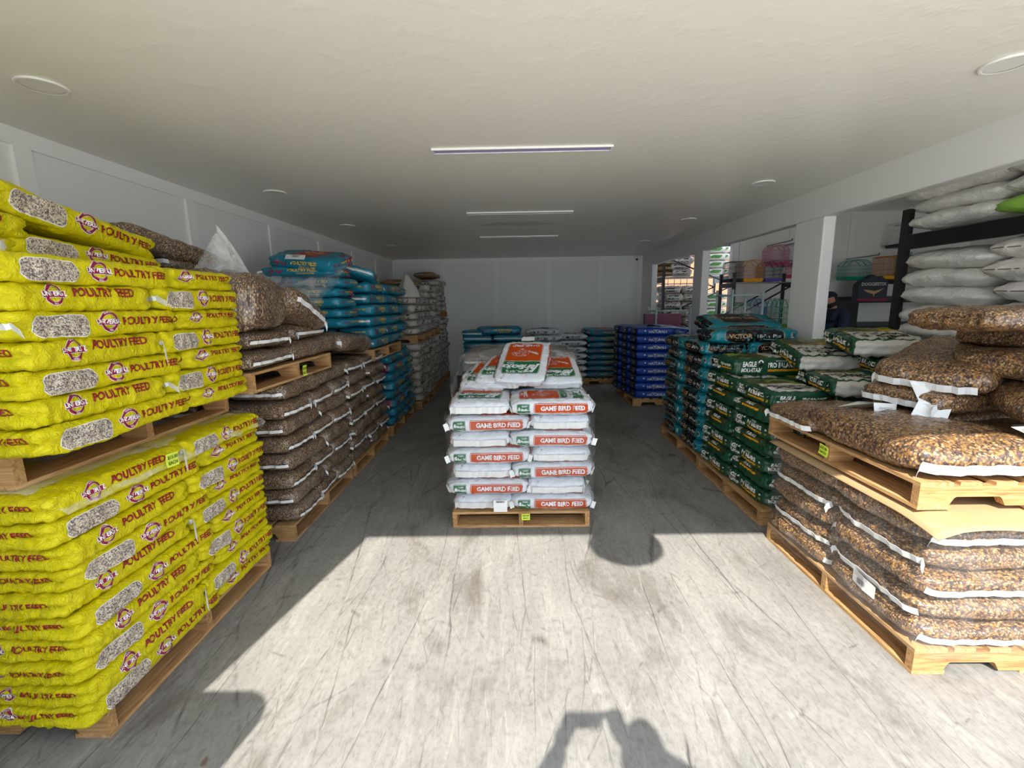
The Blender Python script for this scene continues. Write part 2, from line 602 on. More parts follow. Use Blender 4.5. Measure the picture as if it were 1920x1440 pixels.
class Bag:
    """a filled sack: box with superelliptic rounding, pillowed ends, folds and creases"""

    def __init__(s, L, W, T, seed=0, N=3.0, A=7, wr=0.006, gus=0.018, pil=0.25, flat=0.0, lump=0.008):
        s.L, s.W, s.T, s.N, s.A, s.wr, s.gus, s.pil, s.lump = L, W, T, N, A, wr, gus, pil, lump
        s.off = Vector((seed * 7.31, seed * 3.17, seed * 1.93))

    def P(s, a, b, c):
        aa, bb, cc = abs(a), abs(b), abs(c)
        rxy = (aa ** s.A + bb ** s.A) ** (1 / s.A)
        n = (rxy ** s.N + cc ** s.N) ** (1 / s.N)
        x, y, z = a / n, b / n, c / n
        ex, ey = abs(x), abs(y)
        z *= (1 - s.pil * ex ** 5) * (1 - 0.4 * s.pil * ey ** 5)
        p = Vector((x * s.L / 2, y * s.W / 2, z * s.T / 2))
        q = p + s.off
        d = s.lump * noise.noise(q * 6)
        # radiating folds near the ends and edges
        e = max(0.0, ex - 0.45) / 0.55
        g = max(0.0, ey - 0.6) / 0.4
        d += s.wr * (0.35 + e) * (abs(noise.noise(Vector((q.x * 7, q.y * 26, q.z * 30)))) - 0.2) * 2
        d += s.wr * 0.7 * (0.3 + g) * (abs(noise.noise(Vector((q.x * 24, q.y * 9, q.z * 16)) + Vector((5, 5, 5)))) - 0.2) * 2
        d += s.wr * 0.5 * noise.noise(q * 38)
        nn = Vector((x * abs(x) ** 3, y * abs(y) ** 3, z * abs(z) * 0.9))
        if nn.length > 1e-6:
            nn.normalize()
        p += nn * d
        # gusset fold: the end pinches in along its middle, deepest at the corners
        gg = math.exp(-(z / 0.22) ** 2) * ex ** 10
        p.x -= math.copysign(1, x) * gg * s.gus * (0.25 + ey ** 2)
        gg2 = math.exp(-(z / 0.25) ** 2) * ey ** 10
        p.y -= math.copysign(1, y) * gg2 * s.gus * 1.1 * max(0, ex - 0.82) * 4.0
        p.z += s.T / 2
        return p

    FR = {
        'front': lambda s, u, v: (u / (s.L / 2), -1, v / (s.T / 2)),
        'back': lambda s, u, v: (-u / (s.L / 2), 1, v / (s.T / 2)),
        'left': lambda s, u, v: (-1, -u / (s.W / 2), v / (s.T / 2)),
        'right': lambda s, u, v: (1, u / (s.W / 2), v / (s.T / 2)),
        'top': lambda s, u, v: (u / (s.L / 2), v / (s.W / 2), 1),
    }

    def on(s, face, u, v, off):
        # beyond the top edge of a side face the print runs on over the top
        def raw(u, v):
            a, b, c = Bag.FR[face](s, u, v)
            ex = 0
            if face in ('front', 'back', 'left', 'right') and abs(c) > 1:
                ex = (abs(c) - 1) * s.T / 2
                c = math.copysign(1, c)
                if face == 'front':
                    b = -1 + ex / (s.W / 2)
                elif face == 'back':
                    b = 1 - ex / (s.W / 2)
                elif face == 'left':
                    a = -1 + ex / (s.L / 2)
                else:
                    a = 1 - ex / (s.L / 2)
            a = max(-1, min(1, a))
            b = max(-1, min(1, b))
            return s.P(a, b, c)
        p = raw(u, v)
        e = 0.006
        du = raw(u + e, v) - raw(u - e, v)
        dv = raw(u, v + e) - raw(u, v - e)
        n = du.cross(dv)
        if n.length > 1e-9:
            n.normalize()
        return p + n * off

    def body(s, bm, nx, ny, nz, facemat):
        cache = {}

        def V(a, b, c):
            k = (round(a, 5), round(b, 5), round(c, 5))
            if k not in cache:
                cache[k] = bm.verts.new(s.P(a, b, c))
            return cache[k]

        def sp(n):
            return [math.sin((i / n - 0.5) * PI) * 0.55 + (2 * i / n - 1) * 0.45 for i in range(n + 1)]
        X, Y, Z = sp(nx), sp(ny), sp(nz)

        def quad(q, mi):
            f = bm.faces.new(q)
            f.material_index = mi
            f.smooth = True
        for i in range(nx):
            for j in range(ny):
                quad((V(X[i], Y[j], 1), V(X[i + 1], Y[j], 1), V(X[i + 1], Y[j + 1], 1), V(X[i], Y[j + 1], 1)), facemat.get('top', 0))
                quad((V(X[i], Y[j + 1], -1), V(X[i + 1], Y[j + 1], -1), V(X[i + 1], Y[j], -1), V(X[i], Y[j], -1)), 0)
            for k in range(nz):
                quad((V(X[i], -1, Z[k]), V(X[i + 1], -1, Z[k]), V(X[i + 1], -1, Z[k + 1]), V(X[i], -1, Z[k + 1])), facemat.get('front', 0))
                quad((V(X[i + 1], 1, Z[k]), V(X[i], 1, Z[k]), V(X[i], 1, Z[k + 1]), V(X[i + 1], 1, Z[k + 1])), facemat.get('back', 0))
        for j in range(ny):
            for k in range(nz):
                quad((V(-1, Y[j + 1], Z[k]), V(-1, Y[j], Z[k]), V(-1, Y[j], Z[k + 1]), V(-1, Y[j + 1], Z[k + 1])), facemat.get('left', 0))
                quad((V(1, Y[j], Z[k]), V(1, Y[j + 1], Z[k]), V(1, Y[j + 1], Z[k + 1]), V(1, Y[j], Z[k + 1])), facemat.get('right', 0))

    def stamp(s, bm, face, verts, faces, u0, v0, mi, level, step=0.016):
        """flat 2d geometry wrapped onto the sack"""
        t = bmesh.new()
        vs = [t.verts.new((x + u0, y + v0, 0)) for x, y in verts]
        for f in faces:
            try:
                t.faces.new([vs[i] for i in f])
            except ValueError:
                pass
        xs = [v.co.x for v in t.verts]
        ys = [v.co.y for v in t.verts]
        for ax, lo, hi in ((0, min(xs), max(xs)), (1, min(ys), max(ys))):
            k = math.ceil(lo / step + 1e-6)
            while k * step < hi - 1e-6:
                co = Vector((k * step, 0, 0)) if ax == 0 else Vector((0, k * step, 0))
                no = Vector((1, 0, 0)) if ax == 0 else Vector((0, 1, 0))
                bmesh.ops.bisect_plane(t, geom=t.verts[:] + t.edges[:] + t.faces[:], plane_co=co, plane_no=no, dist=1e-5)
                k += 1
        idx = {}
        for v in t.verts:
            idx[v] = bm.verts.new(s.on(face, v.co.x, v.co.y, 0.0016 + 0.0011 * level))
        for f in t.faces:
            try:
                nf = bm.faces.new([idx[v] for v in f.verts])
                nf.material_index = mi
                nf.smooth = True
            except ValueError:
                pass
        t.free()


def rect2(w, h, r=0.0, seg=9):
    if r <= 0:
        return [(-w / 2, -h / 2), (w / 2, -h / 2), (w / 2, h / 2), (-w / 2, h / 2)], [(0, 1, 2, 3)]
    pts = []
    for cx, cy, a0 in ((w / 2 - r, -h / 2 + r, -PI / 2), (w / 2 - r, h / 2 - r, 0), (-w / 2 + r, h / 2 - r, PI / 2), (-w / 2 + r, -h / 2 + r, PI)):
        for i in range(seg + 1):
            a = a0 + i * PI / 2 / seg
            pts.append((cx + r * math.cos(a), cy + r * math.sin(a)))
    return pts, [tuple(range(len(pts)))]


def ring2(r0, r1, seg=28, a0=0.0, a1=2 * PI, sx=1.0):
    vs, fs = [], []
    full = abs(a1 - a0 - 2 * PI) < 1e-6
    n = seg if full else seg + 1
    for i in range(n):
        a = a0 + (a1 - a0) * i / seg
        vs += [(r0 * math.cos(a) * sx, r0 * math.sin(a)), (r1 * math.cos(a) * sx, r1 * math.sin(a))]
    for i in range(seg):
        j = (i + 1) % n
        fs.append((2 * i, 2 * i + 1, 2 * j + 1, 2 * j))
    return vs, fs


def rot2(g, ang):
    vs, fs = g
    c, s_ = math.cos(ang), math.sin(ang)
    return [(x * c - y * s_, x * s_ + y * c) for x, y in vs], fs


def poly2(pts):
    return pts, [tuple(range(len(pts)))]


def tape_mesh(bag, end, seed, w=0.022, tail=0.035, out=0.012, vz=0.0, cover=0.96, edge='end'):
    """sewn white closing tape along the end of a sack with a loose tail"""
    rnd = random.Random(seed)
    bm = bmesh.new()
    n = 18
    rows = []
    sgn = 1 if end == 'right' else -1
    for i in range(n + 1):
        b = lerp(-cover, cover, i / n)
        if edge == 'end':
            p = bag.P(sgn, b, vz)
            d = Vector((sgn, 0, 0))
        else:
            p = bag.P(b, sgn, vz)
            d = Vector((0, sgn, 0))
        p = p + d * (out + 0.003 * math.sin(i * 1.3 + seed))
        p.z += 0.004 * noise.noise(Vector((i * 0.5, seed, 0)))
        rows.append((p, d))
    # tails
    dirv = (rows[-1][0] - rows[-2][0]).normalized()
    side = rnd.choice((0, 1))
    ext = []
    p, d = rows[-1] if side else rows[0]
    dd = dirv if side else -dirv
    for k in range(1, 5):
        q = p + dd * tail * k / 4 * 0.7 + Vector((0, 0, -tail * (k / 4) ** 2 * rnd.uniform(0.3, 1.0))) + d * 0.006 * k
        ext.append((q, d))
    rows = rows + ext if side else ext[::-1] + rows
    prev = None
    for p, d in rows:
        up = Vector((0, 0, 1))
        tl = d * 0.35 + up
        tl.normalize()
        th = d * 0.0012
        cur = [bm.verts.new(p - tl * w / 2 + th), bm.verts.new(p + tl * w / 2 + th), bm.verts.new(p + tl * w / 2 - th), bm.verts.new(p - tl * w / 2 - th)]
        if prev:
            for k in range(4):
                bm.faces.new((prev[k], cur[k], cur[(k + 1) % 4], prev[(k + 1) % 4]))
        else:
            bm.faces.new(cur[::-1])
        prev = cur
    bm.faces.new(prev)
    bmesh.ops.recalc_face_normals(bm, faces=bm.faces)
    me = bpy.data.meshes.new('seam_tape')
    bm.to_mesh(me)
    bm.free()
    me.materials.append(M['tape'])
    return me


KINDS = {}


def make_kind(key, dims, mats, nvar, facemat, design, res=(34, 22, 8), tapes=(), bagkw=None, name='feed_bag'):
    out = []
    for v in range(nvar):
        bag = Bag(*dims, seed=hash_(key) + v, **(bagkw or {}))
        bm = bmesh.new()
        bag.body(bm, *res, facemat)
        if design:
            design(bag, bm, v)
        me = bpy.data.meshes.new(name)
        bm.to_mesh(me)
        bm.free()
        for x in mats:
            me.materials.append(M[x])
        tm = [tape_mesh(bag, seed=v * 3 + i, **tp) for i, tp in enumerate(tapes)]
        out.append((me, tm))
    KINDS[key] = dict(v=out, dims=dims, name=name)


def hash_(s):
    return sum(ord(c) * (i + 3) for i, c in enumerate(s)) % 97


_rot = {'n': 0}
MESS = {'grey': 2.2, 'seed': 2.0, 'teal': 1.6, 'victor': 1.3, 'blue': 0.8}


def put(kind, c, rz, dims, label, cat='bag', group=None, tilt=(0, 0), var=None, flip=False, jit=1.0):
    """c = centre of the underside; dims = (length, width, thickness) wanted"""
    K = KINDS[kind]
    rnd = random
    jit *= MESS.get(kind, 1.0)
    if var is None:
        _rot['n'] += 1
        var = _rot['n'] % len(K['v'])
    me, tm = K['v'][var]
    L, W, T = K['dims']
    o = bpy.data.objects.new(K['name'], me)
    COL.objects.link(o)
    o.location = (c[0] + rnd.uniform(-.01, .01) * jit, c[1] + rnd.uniform(-.01, .01) * jit, c[2])
    o.rotation_euler = (tilt[0] + rnd.uniform(-.008, .008) * jit, tilt[1] + rnd.uniform(-.008, .008) * jit, rz + (PI if flip else 0) + rnd.uniform(-.022, .022) * jit)
    if kind == 'grey':
        dims = (dims[0] * rnd.uniform(.93, 1.0), dims[1] * rnd.uniform(.92, .99), dims[2] * rnd.uniform(.97, 1.06))
    o.scale = (dims[0] / L, dims[1] / W, dims[2] / T)
    tag(o, label, cat, group)
    for t in tm:
        c_ = bpy.data.objects.new('seam_tape', t)
        COL.objects.link(c_)
        c_.parent = o
    return o


# ---- designs
def logo_universal(bag, bm, face, u, v, r, mi_m, mi_w):
    bag.stamp(bm, face, *ring2(r * 0.68, r * 1.06), u, v, mi_w, 0, 0.02)
    bag.stamp(bm, face, *ring2(r * 0.72, r), u, v, mi_m, 1, 0.02)
    bag.stamp(bm, face, *rect2(r * 2.7, r * 0.62), u, v, mi_w, 1, 0.02)
    bag.stamp(bm, face, *rect2(r * 2.6, r * 0.52), u, v, mi_m, 2, 0.02)
    bag.stamp(bm, face, *text_geo('UNIVERSAL', r * 0.56, offset=0.03), u, v + r * 0.02, mi_w, 3, 0.03)
    bag.stamp(bm, face, *text_geo('QUALITY', r * 0.22), u, v + r * 0.85, mi_w, 3, 0.03)
    bag.stamp(bm, face, *text_geo('FEED', r * 0.22), u, v - r * 0.87, mi_w, 3, 0.03)


def d_yellow(bag, bm, v):
    # side with the grain window
    bag.stamp(bm, 'front', *rect2(0.202, 0.072, 0.034), -0.195, -0.002, 2, 0, 0.01)
    bag.stamp(bm, 'front', *rect2(0.197, 0.067, 0.0325), -0.195, -0.002, 3, 1, 0.01)
    logo_universal(bag, bm, 'front', -0.015, 0.006, 0.036, 1, 2)
    bag.stamp(bm, 'front', *text_geo('POULTRY FEED', 0.040, offset=0.03, space=1.02), 0.185, 0.006, 4, 1)
    # plain side
    logo_universal(bag, bm, 'back', -0.165, 0.012, 0.036, 1, 2)
    bag.stamp(bm, 'back', *text_geo('POULTRY FEED', 0.043, offset=0.03, space=1.02), 0.07, 0.02, 4, 1)
    for f in ('left', 'right'):
        logo_universal(bag, bm, f, -0.115, 0.014, 0.026, 1, 2)
        bag.stamp(bm, f, *text_geo('POULTRY FEED', 0.030, offset=0.03), 0.045, 0.017, 4, 1)


YK = dict(N=6.5, A=14, wr=0.0085, gus=0.03, pil=0.03, lump=0.006)
make_kind('yellow', (0.70, 0.40, 0.10), ['yellow', 'maroon', 'pale', 'seed_pale', 'maroon_text'], 4, {}, d_yellow, (46, 28, 10),
          name='poultry_feed_bag', bagkw=YK)
KINDS['yellow_tape'] = dict(v=[(me, [tape_mesh(Bag(0.70, 0.40, 0.10, seed=hash_('yellow') + i, **YK), 'left', i + 5, w=0.03, tail=0.09)])
                               for i, (me, _t) in enumerate(KINDS['yellow']['v'])], dims=(0.70, 0.40, 0.10), name='poultry_feed_bag')

make_kind('seed', (0.72, 0.42, 0.13), ['seed_dark'], 5, {}, None, (44, 26, 10),
          tapes=[dict(end='left', vz=-0.2), dict(end='right', vz=-0.2)],
          bagkw=dict(N=4.0, A=8, wr=0.007, gus=0.014, pil=0.16, lump=0.014), name='seed_bag')
make_kind('seedlong', (0.72, 0.42, 0.13), ['seed_dark'], 3, {}, None, (44, 26, 10),
          tapes=[dict(end='left', edge='side', vz=-0.3, w=0.024)],
          bagkw=dict(N=2.8, A=6, wr=0.008, gus=0.014, pil=0.22, lump=0.016), name='seed_bag')
make_kind('gold', (0.78, 0.5, 0.13), ['seed_gold'], 4, {}, None, (54, 34, 12),
          tapes=[dict(end='left', vz=-0.35, w=0.034)],
          bagkw=dict(N=3.4, A=7, wr=0.008, gus=0.012, pil=0.22, lump=0.014), name='seed_bag')

make_kind('goldplain', (0.78, 0.5, 0.13), ['seed_gold'], 3, {}, None, (48, 30, 12), bagkw=dict(N=4.4, A=8, wr=0.009, gus=0.012, pil=0.12, lump=0.014), name='seed_bag')
KINDS['seedplain'] = dict(KINDS['seed'], v=[(m_, []) for m_, _t in KINDS['seed']['v']])


def d_teal(bag, bm, v):
    for f, k in (('front', 1), ('back', 1), ('left', 0.62), ('right', 0.62)):
        bag.stamp(bm, f, *ring2(0.021 * k, 0.030 * k, 18), -0.235 * k, 0, 1, 0, 0.03)
        bag.stamp(bm, f, *rect2(0.075 * k, 0.011 * k), -0.235 * k, 0, 1, 1, 0.03)
        # little rooster silhouette
        bag.stamp(bm, f, *poly2([(x * k, y * k) for x, y in [(-.03, .0), (-.018, -.016), (.004, -.02), (.018, -.008), (.024, .016), (.014, .02), (.008, .002), (-.006, -.002), (-.016, .012), (-.03, .018)]]), -0.15 * k, 0, 1, 1, 0.03)
        bag.stamp(bm, f, *text_geo('POULTRY FEED', 0.040 * k, offset=0.035), 0.06 * k, 0.008, 2, 1, 0.03)
        if k == 1:
            bag.stamp(bm, f, *text_geo('CONCENTRATES', 0.022, offset=0.02), 0.09, -0.026, 2, 1, 0.03)
    # ragged crimson panel over the top and one side
    rnd = random.Random(v)
    top = []
    for i in range(14):
        top.append((-0.10 + 0.26 * i / 13, 0.19 + rnd.uniform(-.012, .012)))
    for i in range(14):
        top.append((0.17 + rnd.uniform(-.012, .012), 0.17 - 0.34 * i / 13))
    for i in range(14):
        top.append((0.16 - 0.26 * i / 13, -0.19 + rnd.uniform(-.012, .012)))
    for i in range(14):
        top.append((-0.11 + rnd.uniform(-.012, .012), -0.17 + 0.34 * i / 13))
    bag.stamp(bm, 'top', *poly2(top), 0, 0, 1, 0, 0.03)
    bag.stamp(bm, 'top', *ring2(0.07, 0.085, 28, sx=1.0), 0.03, 0.02, 2, 1, 0.03)
    bag.stamp(bm, 'top', *text_geo('UNIVERSAL', 0.045, offset=0.03), 0.03, 0.02, 3, 2, 0.03)
    bag.stamp(bm, 'top', *text_geo('CONCENTRATES', 0.03, offset=0.03), 0.03, -0.12, 2, 2, 0.03)
    if v % 2 == 0:
        bag.stamp(bm, 'right', *poly2([(0.02, -0.055), (0.04, -0.01), (0.02, 0.03), (0.04, 0.09), (0.17, 0.09), (0.18, 0.02), (0.16, -0.055)]), 0, 0, 1, 2, 0.03)
        side = [(0.10, -0.05), (0.10 + .015, -0.01), (0.09, 0.02), (0.11, 0.08), (0.30, 0.08), (0.32, 0.03), (0.30, -0.01), (0.33, -0.05)]
        bag.stamp(bm, 'back', *poly2(side), -0.02, 0, 1, 0, 0.03)


make_kind('teal', (0.70, 0.42, 0.125), ['teal', 'crimson', 'gold', 'pale'], 4, {}, d_teal, (32, 20, 8),
          tapes=[dict(end='left', vz=0.0, w=0.02)], name='poultry_feed_bag', bagkw=dict(N=4.2, A=8, wr=0.009, gus=0.025, pil=0.08, lump=0.010))


def d_grey(bag, bm, v):
    for f in ('front', 'back', 'left', 'right'):
        k = 1 if f in ('front', 'back') else 0.7
        bag.stamp(bm, f, *rect2(0.34 * k, 0.066), -0.02, 0.0, 1, 0, 0.04)
        bag.stamp(bm, f, *text_geo('FEEDS' if v % 2 else 'LIVESTOCK FEED', 0.04 if v % 2 else 0.032, offset=0.03, sx=k), -0.02, 0, 2, 1, 0.04)
        bag.stamp(bm, f, *rect2(0.56 * k, 0.006), 0, 0.044, 1, 0, 0.06)
    bag.stamp(bm, 'top', *rect2(0.3, 0.22), 0, 0, 3, 0, 0.06)
    bag.stamp(bm, 'top', *rect2(0.26, 0.07), 0, 0.15, 1, 0, 0.06)


make_kind('grey', (0.70, 0.42, 0.125), ['greybag', 'charcoal', 'lettergrey', 'beigebag'], 4, {}, d_grey, (28, 18, 7),
          tapes=[dict(end='left', vz=0.0, w=0.018)], name='livestock_feed_bag', bagkw=dict(N=4.0, A=7, wr=0.013, gus=0.03, pil=0.10, lump=0.012))


def d_kraft(bag, bm, v):
    for f in ('front', 'left', 'right'):
        bag.stamp(bm, f, *rect2(0.16, 0.05), -0.06, 0, 1, 0, 0.04)
        bag.stamp(bm, f, *rect2(0.14, 0.012), -0.06, 0, 2, 1, 0.04)


make_kind('kraft', (0.70, 0.42, 0.12), ['beigebag', 'green', 'lettergrey'], 2, {}, d_kraft, (26, 16, 7),
          name='livestock_feed_bag', bagkw=dict(N=2.6, A=6, wr=0.009, gus=0.015, pil=0.35, lump=0.012))


def d_livestock(bag, bm, v):
    for f in ('front', 'back'):
        bag.stamp(bm, f, *rect2(0.42, 0.05), 0.02, -0.008, 1, 0, 0.04)
        bag.stamp(bm, f, *text_geo('LIVESTOCK FEED', 0.044, offset=0.03), 0.05, -0.008, 2, 1, 0.04)
        bag.stamp(bm, f, *rect2(0.12, 0.05), -0.22, -0.008, 3, 1, 0.04)
    bag.stamp(bm, 'top', *rect2(0.5, 0.16), 0, -0.06, 1, 0, 0.06)


make_kind('livestock', (0.72, 0.44, 0.13), ['white', 'charcoal', 'pale', 'green'], 2, {}, d_livestock, (26, 16, 7),
          name='livestock_feed_bag', bagkw=dict(N=2.5, A=6, wr=0.010, gus=0.02, pil=0.35, lump=0.012))


def perfection(bag, bm, face, u, v, w, h, flip, step=0.02, brand=True):
    sg = -1 if flip else 1
    bag.stamp(bm, face, *rect2(w * 1.05, h * 1.09, 0.01), u, v, 2, 1, step)
    bag.stamp(bm, face, *rect2(w, h, 0.008), u, v, 0, 2, step)
    bag.stamp(bm, face, *rect2(w * 0.975, h * 0.955, 0.007), u, v, 2, 3, step)

    def T(s, size, du, dv, **kw):
        g = text_geo(s, size, **kw)
        if flip:
            g = rot2(g, PI)
        bag.stamp(bm, face, *g, u + du * sg, v + dv * sg, 0, 4, 0.03)
    T('Perfection', h * 0.40, 0, -h * 0.06, offset=0.035, shear=0.45, space=0.92)
    T('P', h * 0.62, -w * 0.37, -h * 0.02, offset=0.035, shear=0.4)
    T("KRUSE'S", h * 0.18, w * 0.12, h * 0.30, offset=0.02)
    if brand:
        T('BRAND', h * 0.10, w * 0.30, -h * 0.34, offset=0.01)


def d_game(bag, bm, v):
    for f in ('front', 'back'):
        perfection(bag, bm, f, -0.215, -0.004, 0.098, 0.062, False, 0.02)
        bag.stamp(bm, f, *rect2(0.40, 0.070), 0.065, -0.002, 1, 0)
        bag.stamp(bm, f, *rect2(0.39, 0.060), 0.065, -0.002, 0, 1)
        bag.stamp(bm, f, *rect2(0.384, 0.055), 0.065, -0.002, 1, 2)
        bag.stamp(bm, f, *text_geo('GAME BIRD FEED', 0.042, offset=0.035), 0.075, -0.002, 0, 3)
    # wide top panel: green name box at one end, orange with an engraved game bird at the other
    H = 0.335
    bag.stamp(bm, 'top', *rect2(0.34, H + 0.012), 0.105, 0, 1, 0)
    bag.stamp(bm, 'top', *rect2(0.332, H), 0.105, 0, 0, 1)
    bag.stamp(bm, 'top', *rect2(0.326, H - 0.012), 0.105, 0, 1, 2)
    # green box (text runs across the width)
    bag.stamp(bm, 'top', *rect2(0.215, H + 0.016, 0.015), -0.165, 0, 0, 3)
    bag.stamp(bm, 'top', *rect2(0.205, H + 0.006, 0.012), -0.165, 0, 2, 4)
    bag.stamp(bm, 'top', *rect2(0.193, H - 0.006, 0.01), -0.165, 0, 0, 5)
    bag.stamp(bm, 'top', *rect2(0.187, H - 0.012, 0.008), -0.165, 0, 2, 6)
    g = rot2(text_geo('erfection', 0.100, offset=0.03, shear=0.45, space=0.88), PI / 2)
    bag.stamp(bm, 'top', *g, -0.150, 0.030, 0, 7, 0.03)
    g = rot2(text_geo('P', 0.18, offset=0.03, shear=0.4), PI / 2)
    bag.stamp(bm, 'top', *g, -0.168, -0.122, 0, 7, 0.03)
    g = rot2(text_geo("KRUSE'S", 0.048, offset=0.02), PI / 2)
    bag.stamp(bm, 'top', *g, -0.230, 0.035, 0, 7, 0.03)
    g = rot2(text_geo('BRAND', 0.021, offset=0.02), PI / 2)
    bag.stamp(bm, 'top', *g, -0.095, 0.095, 0, 7, 0.03)
    g = rot2(text_geo('GAME BIRD', 0.050, offset=0.03), PI / 2)
    bag.stamp(bm, 'top', *g, 0.205, 0, 0, 3, 0.03)
    g = rot2(text_geo('FEED', 0.040, offset=0.03), PI / 2)
    bag.stamp(bm, 'top', *g, 0.245, 0, 0, 3, 0.03)
    # bird engraving built from feather strokes
    rnd = random.Random(3)
    for i in range(90):
        a = rnd.uniform(0, 2 * PI)
        rr = math.sqrt(rnd.random())
        cx, cy = 0.06 + 0.055 * rr * math.cos(a), 0.03 + 0.075 * rr * math.sin(a)
        bag.stamp(bm, 'top', *rot2(ring2(0.0045, 0.0062, 5, 0, PI), rnd.uniform(0, 0.8)), cx, cy, 0, 3, 0.1)
    for i in range(70):
        q = rnd.random()
        cx, cy = lerp(0.10, 0.045, q) + rnd.uniform(-1, 1) * 0.02 * (1 - q * 0.5), lerp(-0.03, -0.13, q)
        bag.stamp(bm, 'top', *rot2(rect2(0.003, 0.012), 0.5 + rnd.uniform(-.3, .3)), cx, cy, 0, 3, 0.1)
    for i in range(24):
        a = rnd.uniform(0, 2 * PI)
        cx, cy = 0.135 + 0.016 * math.cos(a) * rnd.random(), 0.025 + 0.02 * math.sin(a) * rnd.random()
        bag.stamp(bm, 'top', *ring2(0.003, 0.0046, 6), cx, cy, 0, 3, 0.1)
    # long white closing band across the end panel and a check mark box
    for f, sg in (('left', 1), ('right', 1)):
        bag.stamp(bm, f, *text_geo('/', 0.02), -0.15, 0.03, 3, 0, 0.05)
        bag.stamp(bm, f, *rect2(0.015, 0.003), -0.15, 0.044, 3, 0, 0.05)


make_kind('game', (0.62, 0.42, 0.115), ['white', 'orange', 'green', 'charcoal'], 3, {}, d_game, (48, 30, 10),
          tapes=[dict(end='left', vz=-0.28, w=0.048, tail=0.012, out=0.006), dict(end='right', vz=-0.28, w=0.048, tail=0.012, out=0.006)],
          name='game_bird_feed_bag', bagkw=dict(N=3.4, A=8, wr=0.007, gus=0.02, pil=0.18, lump=0.007))


def hexpts(w, h, cut):
    return [(-w / 2, h / 2), (w / 2, h / 2), (w / 2 + cut * 0.0, 0.0), (w / 2 - cut, -h / 2), (-w / 2 + cut, -h / 2), (-w / 2, 0)]


def d_victor(bag, bm, v):
    for f in ('front', 'back'):
        up = 1 if (v % 2 == 0) else -1
        P0 = [(x, y * up) for x, y in [(-0.255, 0.075), (0.225, 0.075), (0.225, -0.02), (0.15, -0.052), (-0.19, -0.052), (-0.255, -0.02)]]
        bag.stamp(bm, f, *poly2([(x * 1.03, y * 1.05) for x, y in P0]), 0, 0, 1, 0)
        bag.stamp(bm, f, *poly2(P0), 0, 0, 2, 1)
        bag.stamp(bm, f, *text_geo('VICTOR', 0.052, offset=0.03), -0.13, 0.004, 1, 2, 0.03)
        bag.stamp(bm, f, *rect2(0.15, 0.005), -0.13, -0.028, 1, 2, 0.05)
        bag.stamp(bm, f, *text_geo('Hi-Pro Plus', 0.042, offset=0.02), 0.105, 0.004, 3, 2, 0.03)
        bag.stamp(bm, f, *rect2(0.14, 0.004), 0.11, -0.026, 3, 2, 0.05)
        bag.stamp(bm, f, *rect2(0.045, 0.05), 0.31, 0.01, 3, 1, 0.04)
        for i in range(5):
            bag.stamp(bm, f, *rect2(0.006, 0.04), 0.296 + 0.007 * i, 0.012, 2, 2, 0.05)
        for i in range(8):
            bag.stamp(bm, f, *rot2(rect2(0.005, 0.02), -0.5), -0.1 + i * 0.02, -0.06 * up, 1, 0, 0.05)
    for f in ('left', 'right'):
        P0 = [(-0.17, 0.07), (0.17, 0.07), (0.17, -0.015), (0.10, -0.05), (-0.10, -0.05), (-0.17, -0.015)]
        bag.stamp(bm, f, *poly2([(x * 1.04, y * 1.06) for x, y in P0]), 0, 0, 1, 0)
        bag.stamp(bm, f, *poly2(P0), 0, 0, 2, 1)
        bag.stamp(bm, f, *text_geo('VICTOR', 0.038, offset=0.03), -0.08, 0.004, 1, 2, 0.03)
        bag.stamp(bm, f, *text_geo('Hi-Pro Plus', 0.030, offset=0.02), 0.075, 0.004, 3, 2, 0.03)
    # big label on the broad face
    P0 = [(-0.2, 0.14), (0.0, 0.18), (0.2, 0.14), (0.2, -0.14), (0.0, -0.18), (-0.2, -0.14)]
    bag.stamp(bm, 'top', *poly2([(x * 1.04, y * 1.04) for x, y in P0]), 0, 0, 1, 0)
    bag.stamp(bm, 'top', *poly2(P0), 0, 0, 2, 1)
    bag.stamp(bm, 'top', *text_geo('VICTOR', 0.09, offset=0.03), 0, -0.02, 1, 2, 0.03)
    bag.stamp(bm, 'top', *ring2(0.0, 0.03, 16), 0.14, 0.1, 3, 2, 0.05)
    for i in range(9):
        bag.stamp(bm, 'top', *rot2(rect2(0.007, 0.09), -0.5), -0.30 + i * 0.014, 0.06, 1, 0, 0.05)


make_kind('victor', (0.72, 0.44, 0.13), ['vteal', 'tan', 'black', 'lettergrey'], 4, {}, d_victor, (36, 24, 8),
          name='dog_food_bag', bagkw=dict(N=4.6, A=8, wr=0.011, gus=0.03, pil=0.08, lump=0.009))


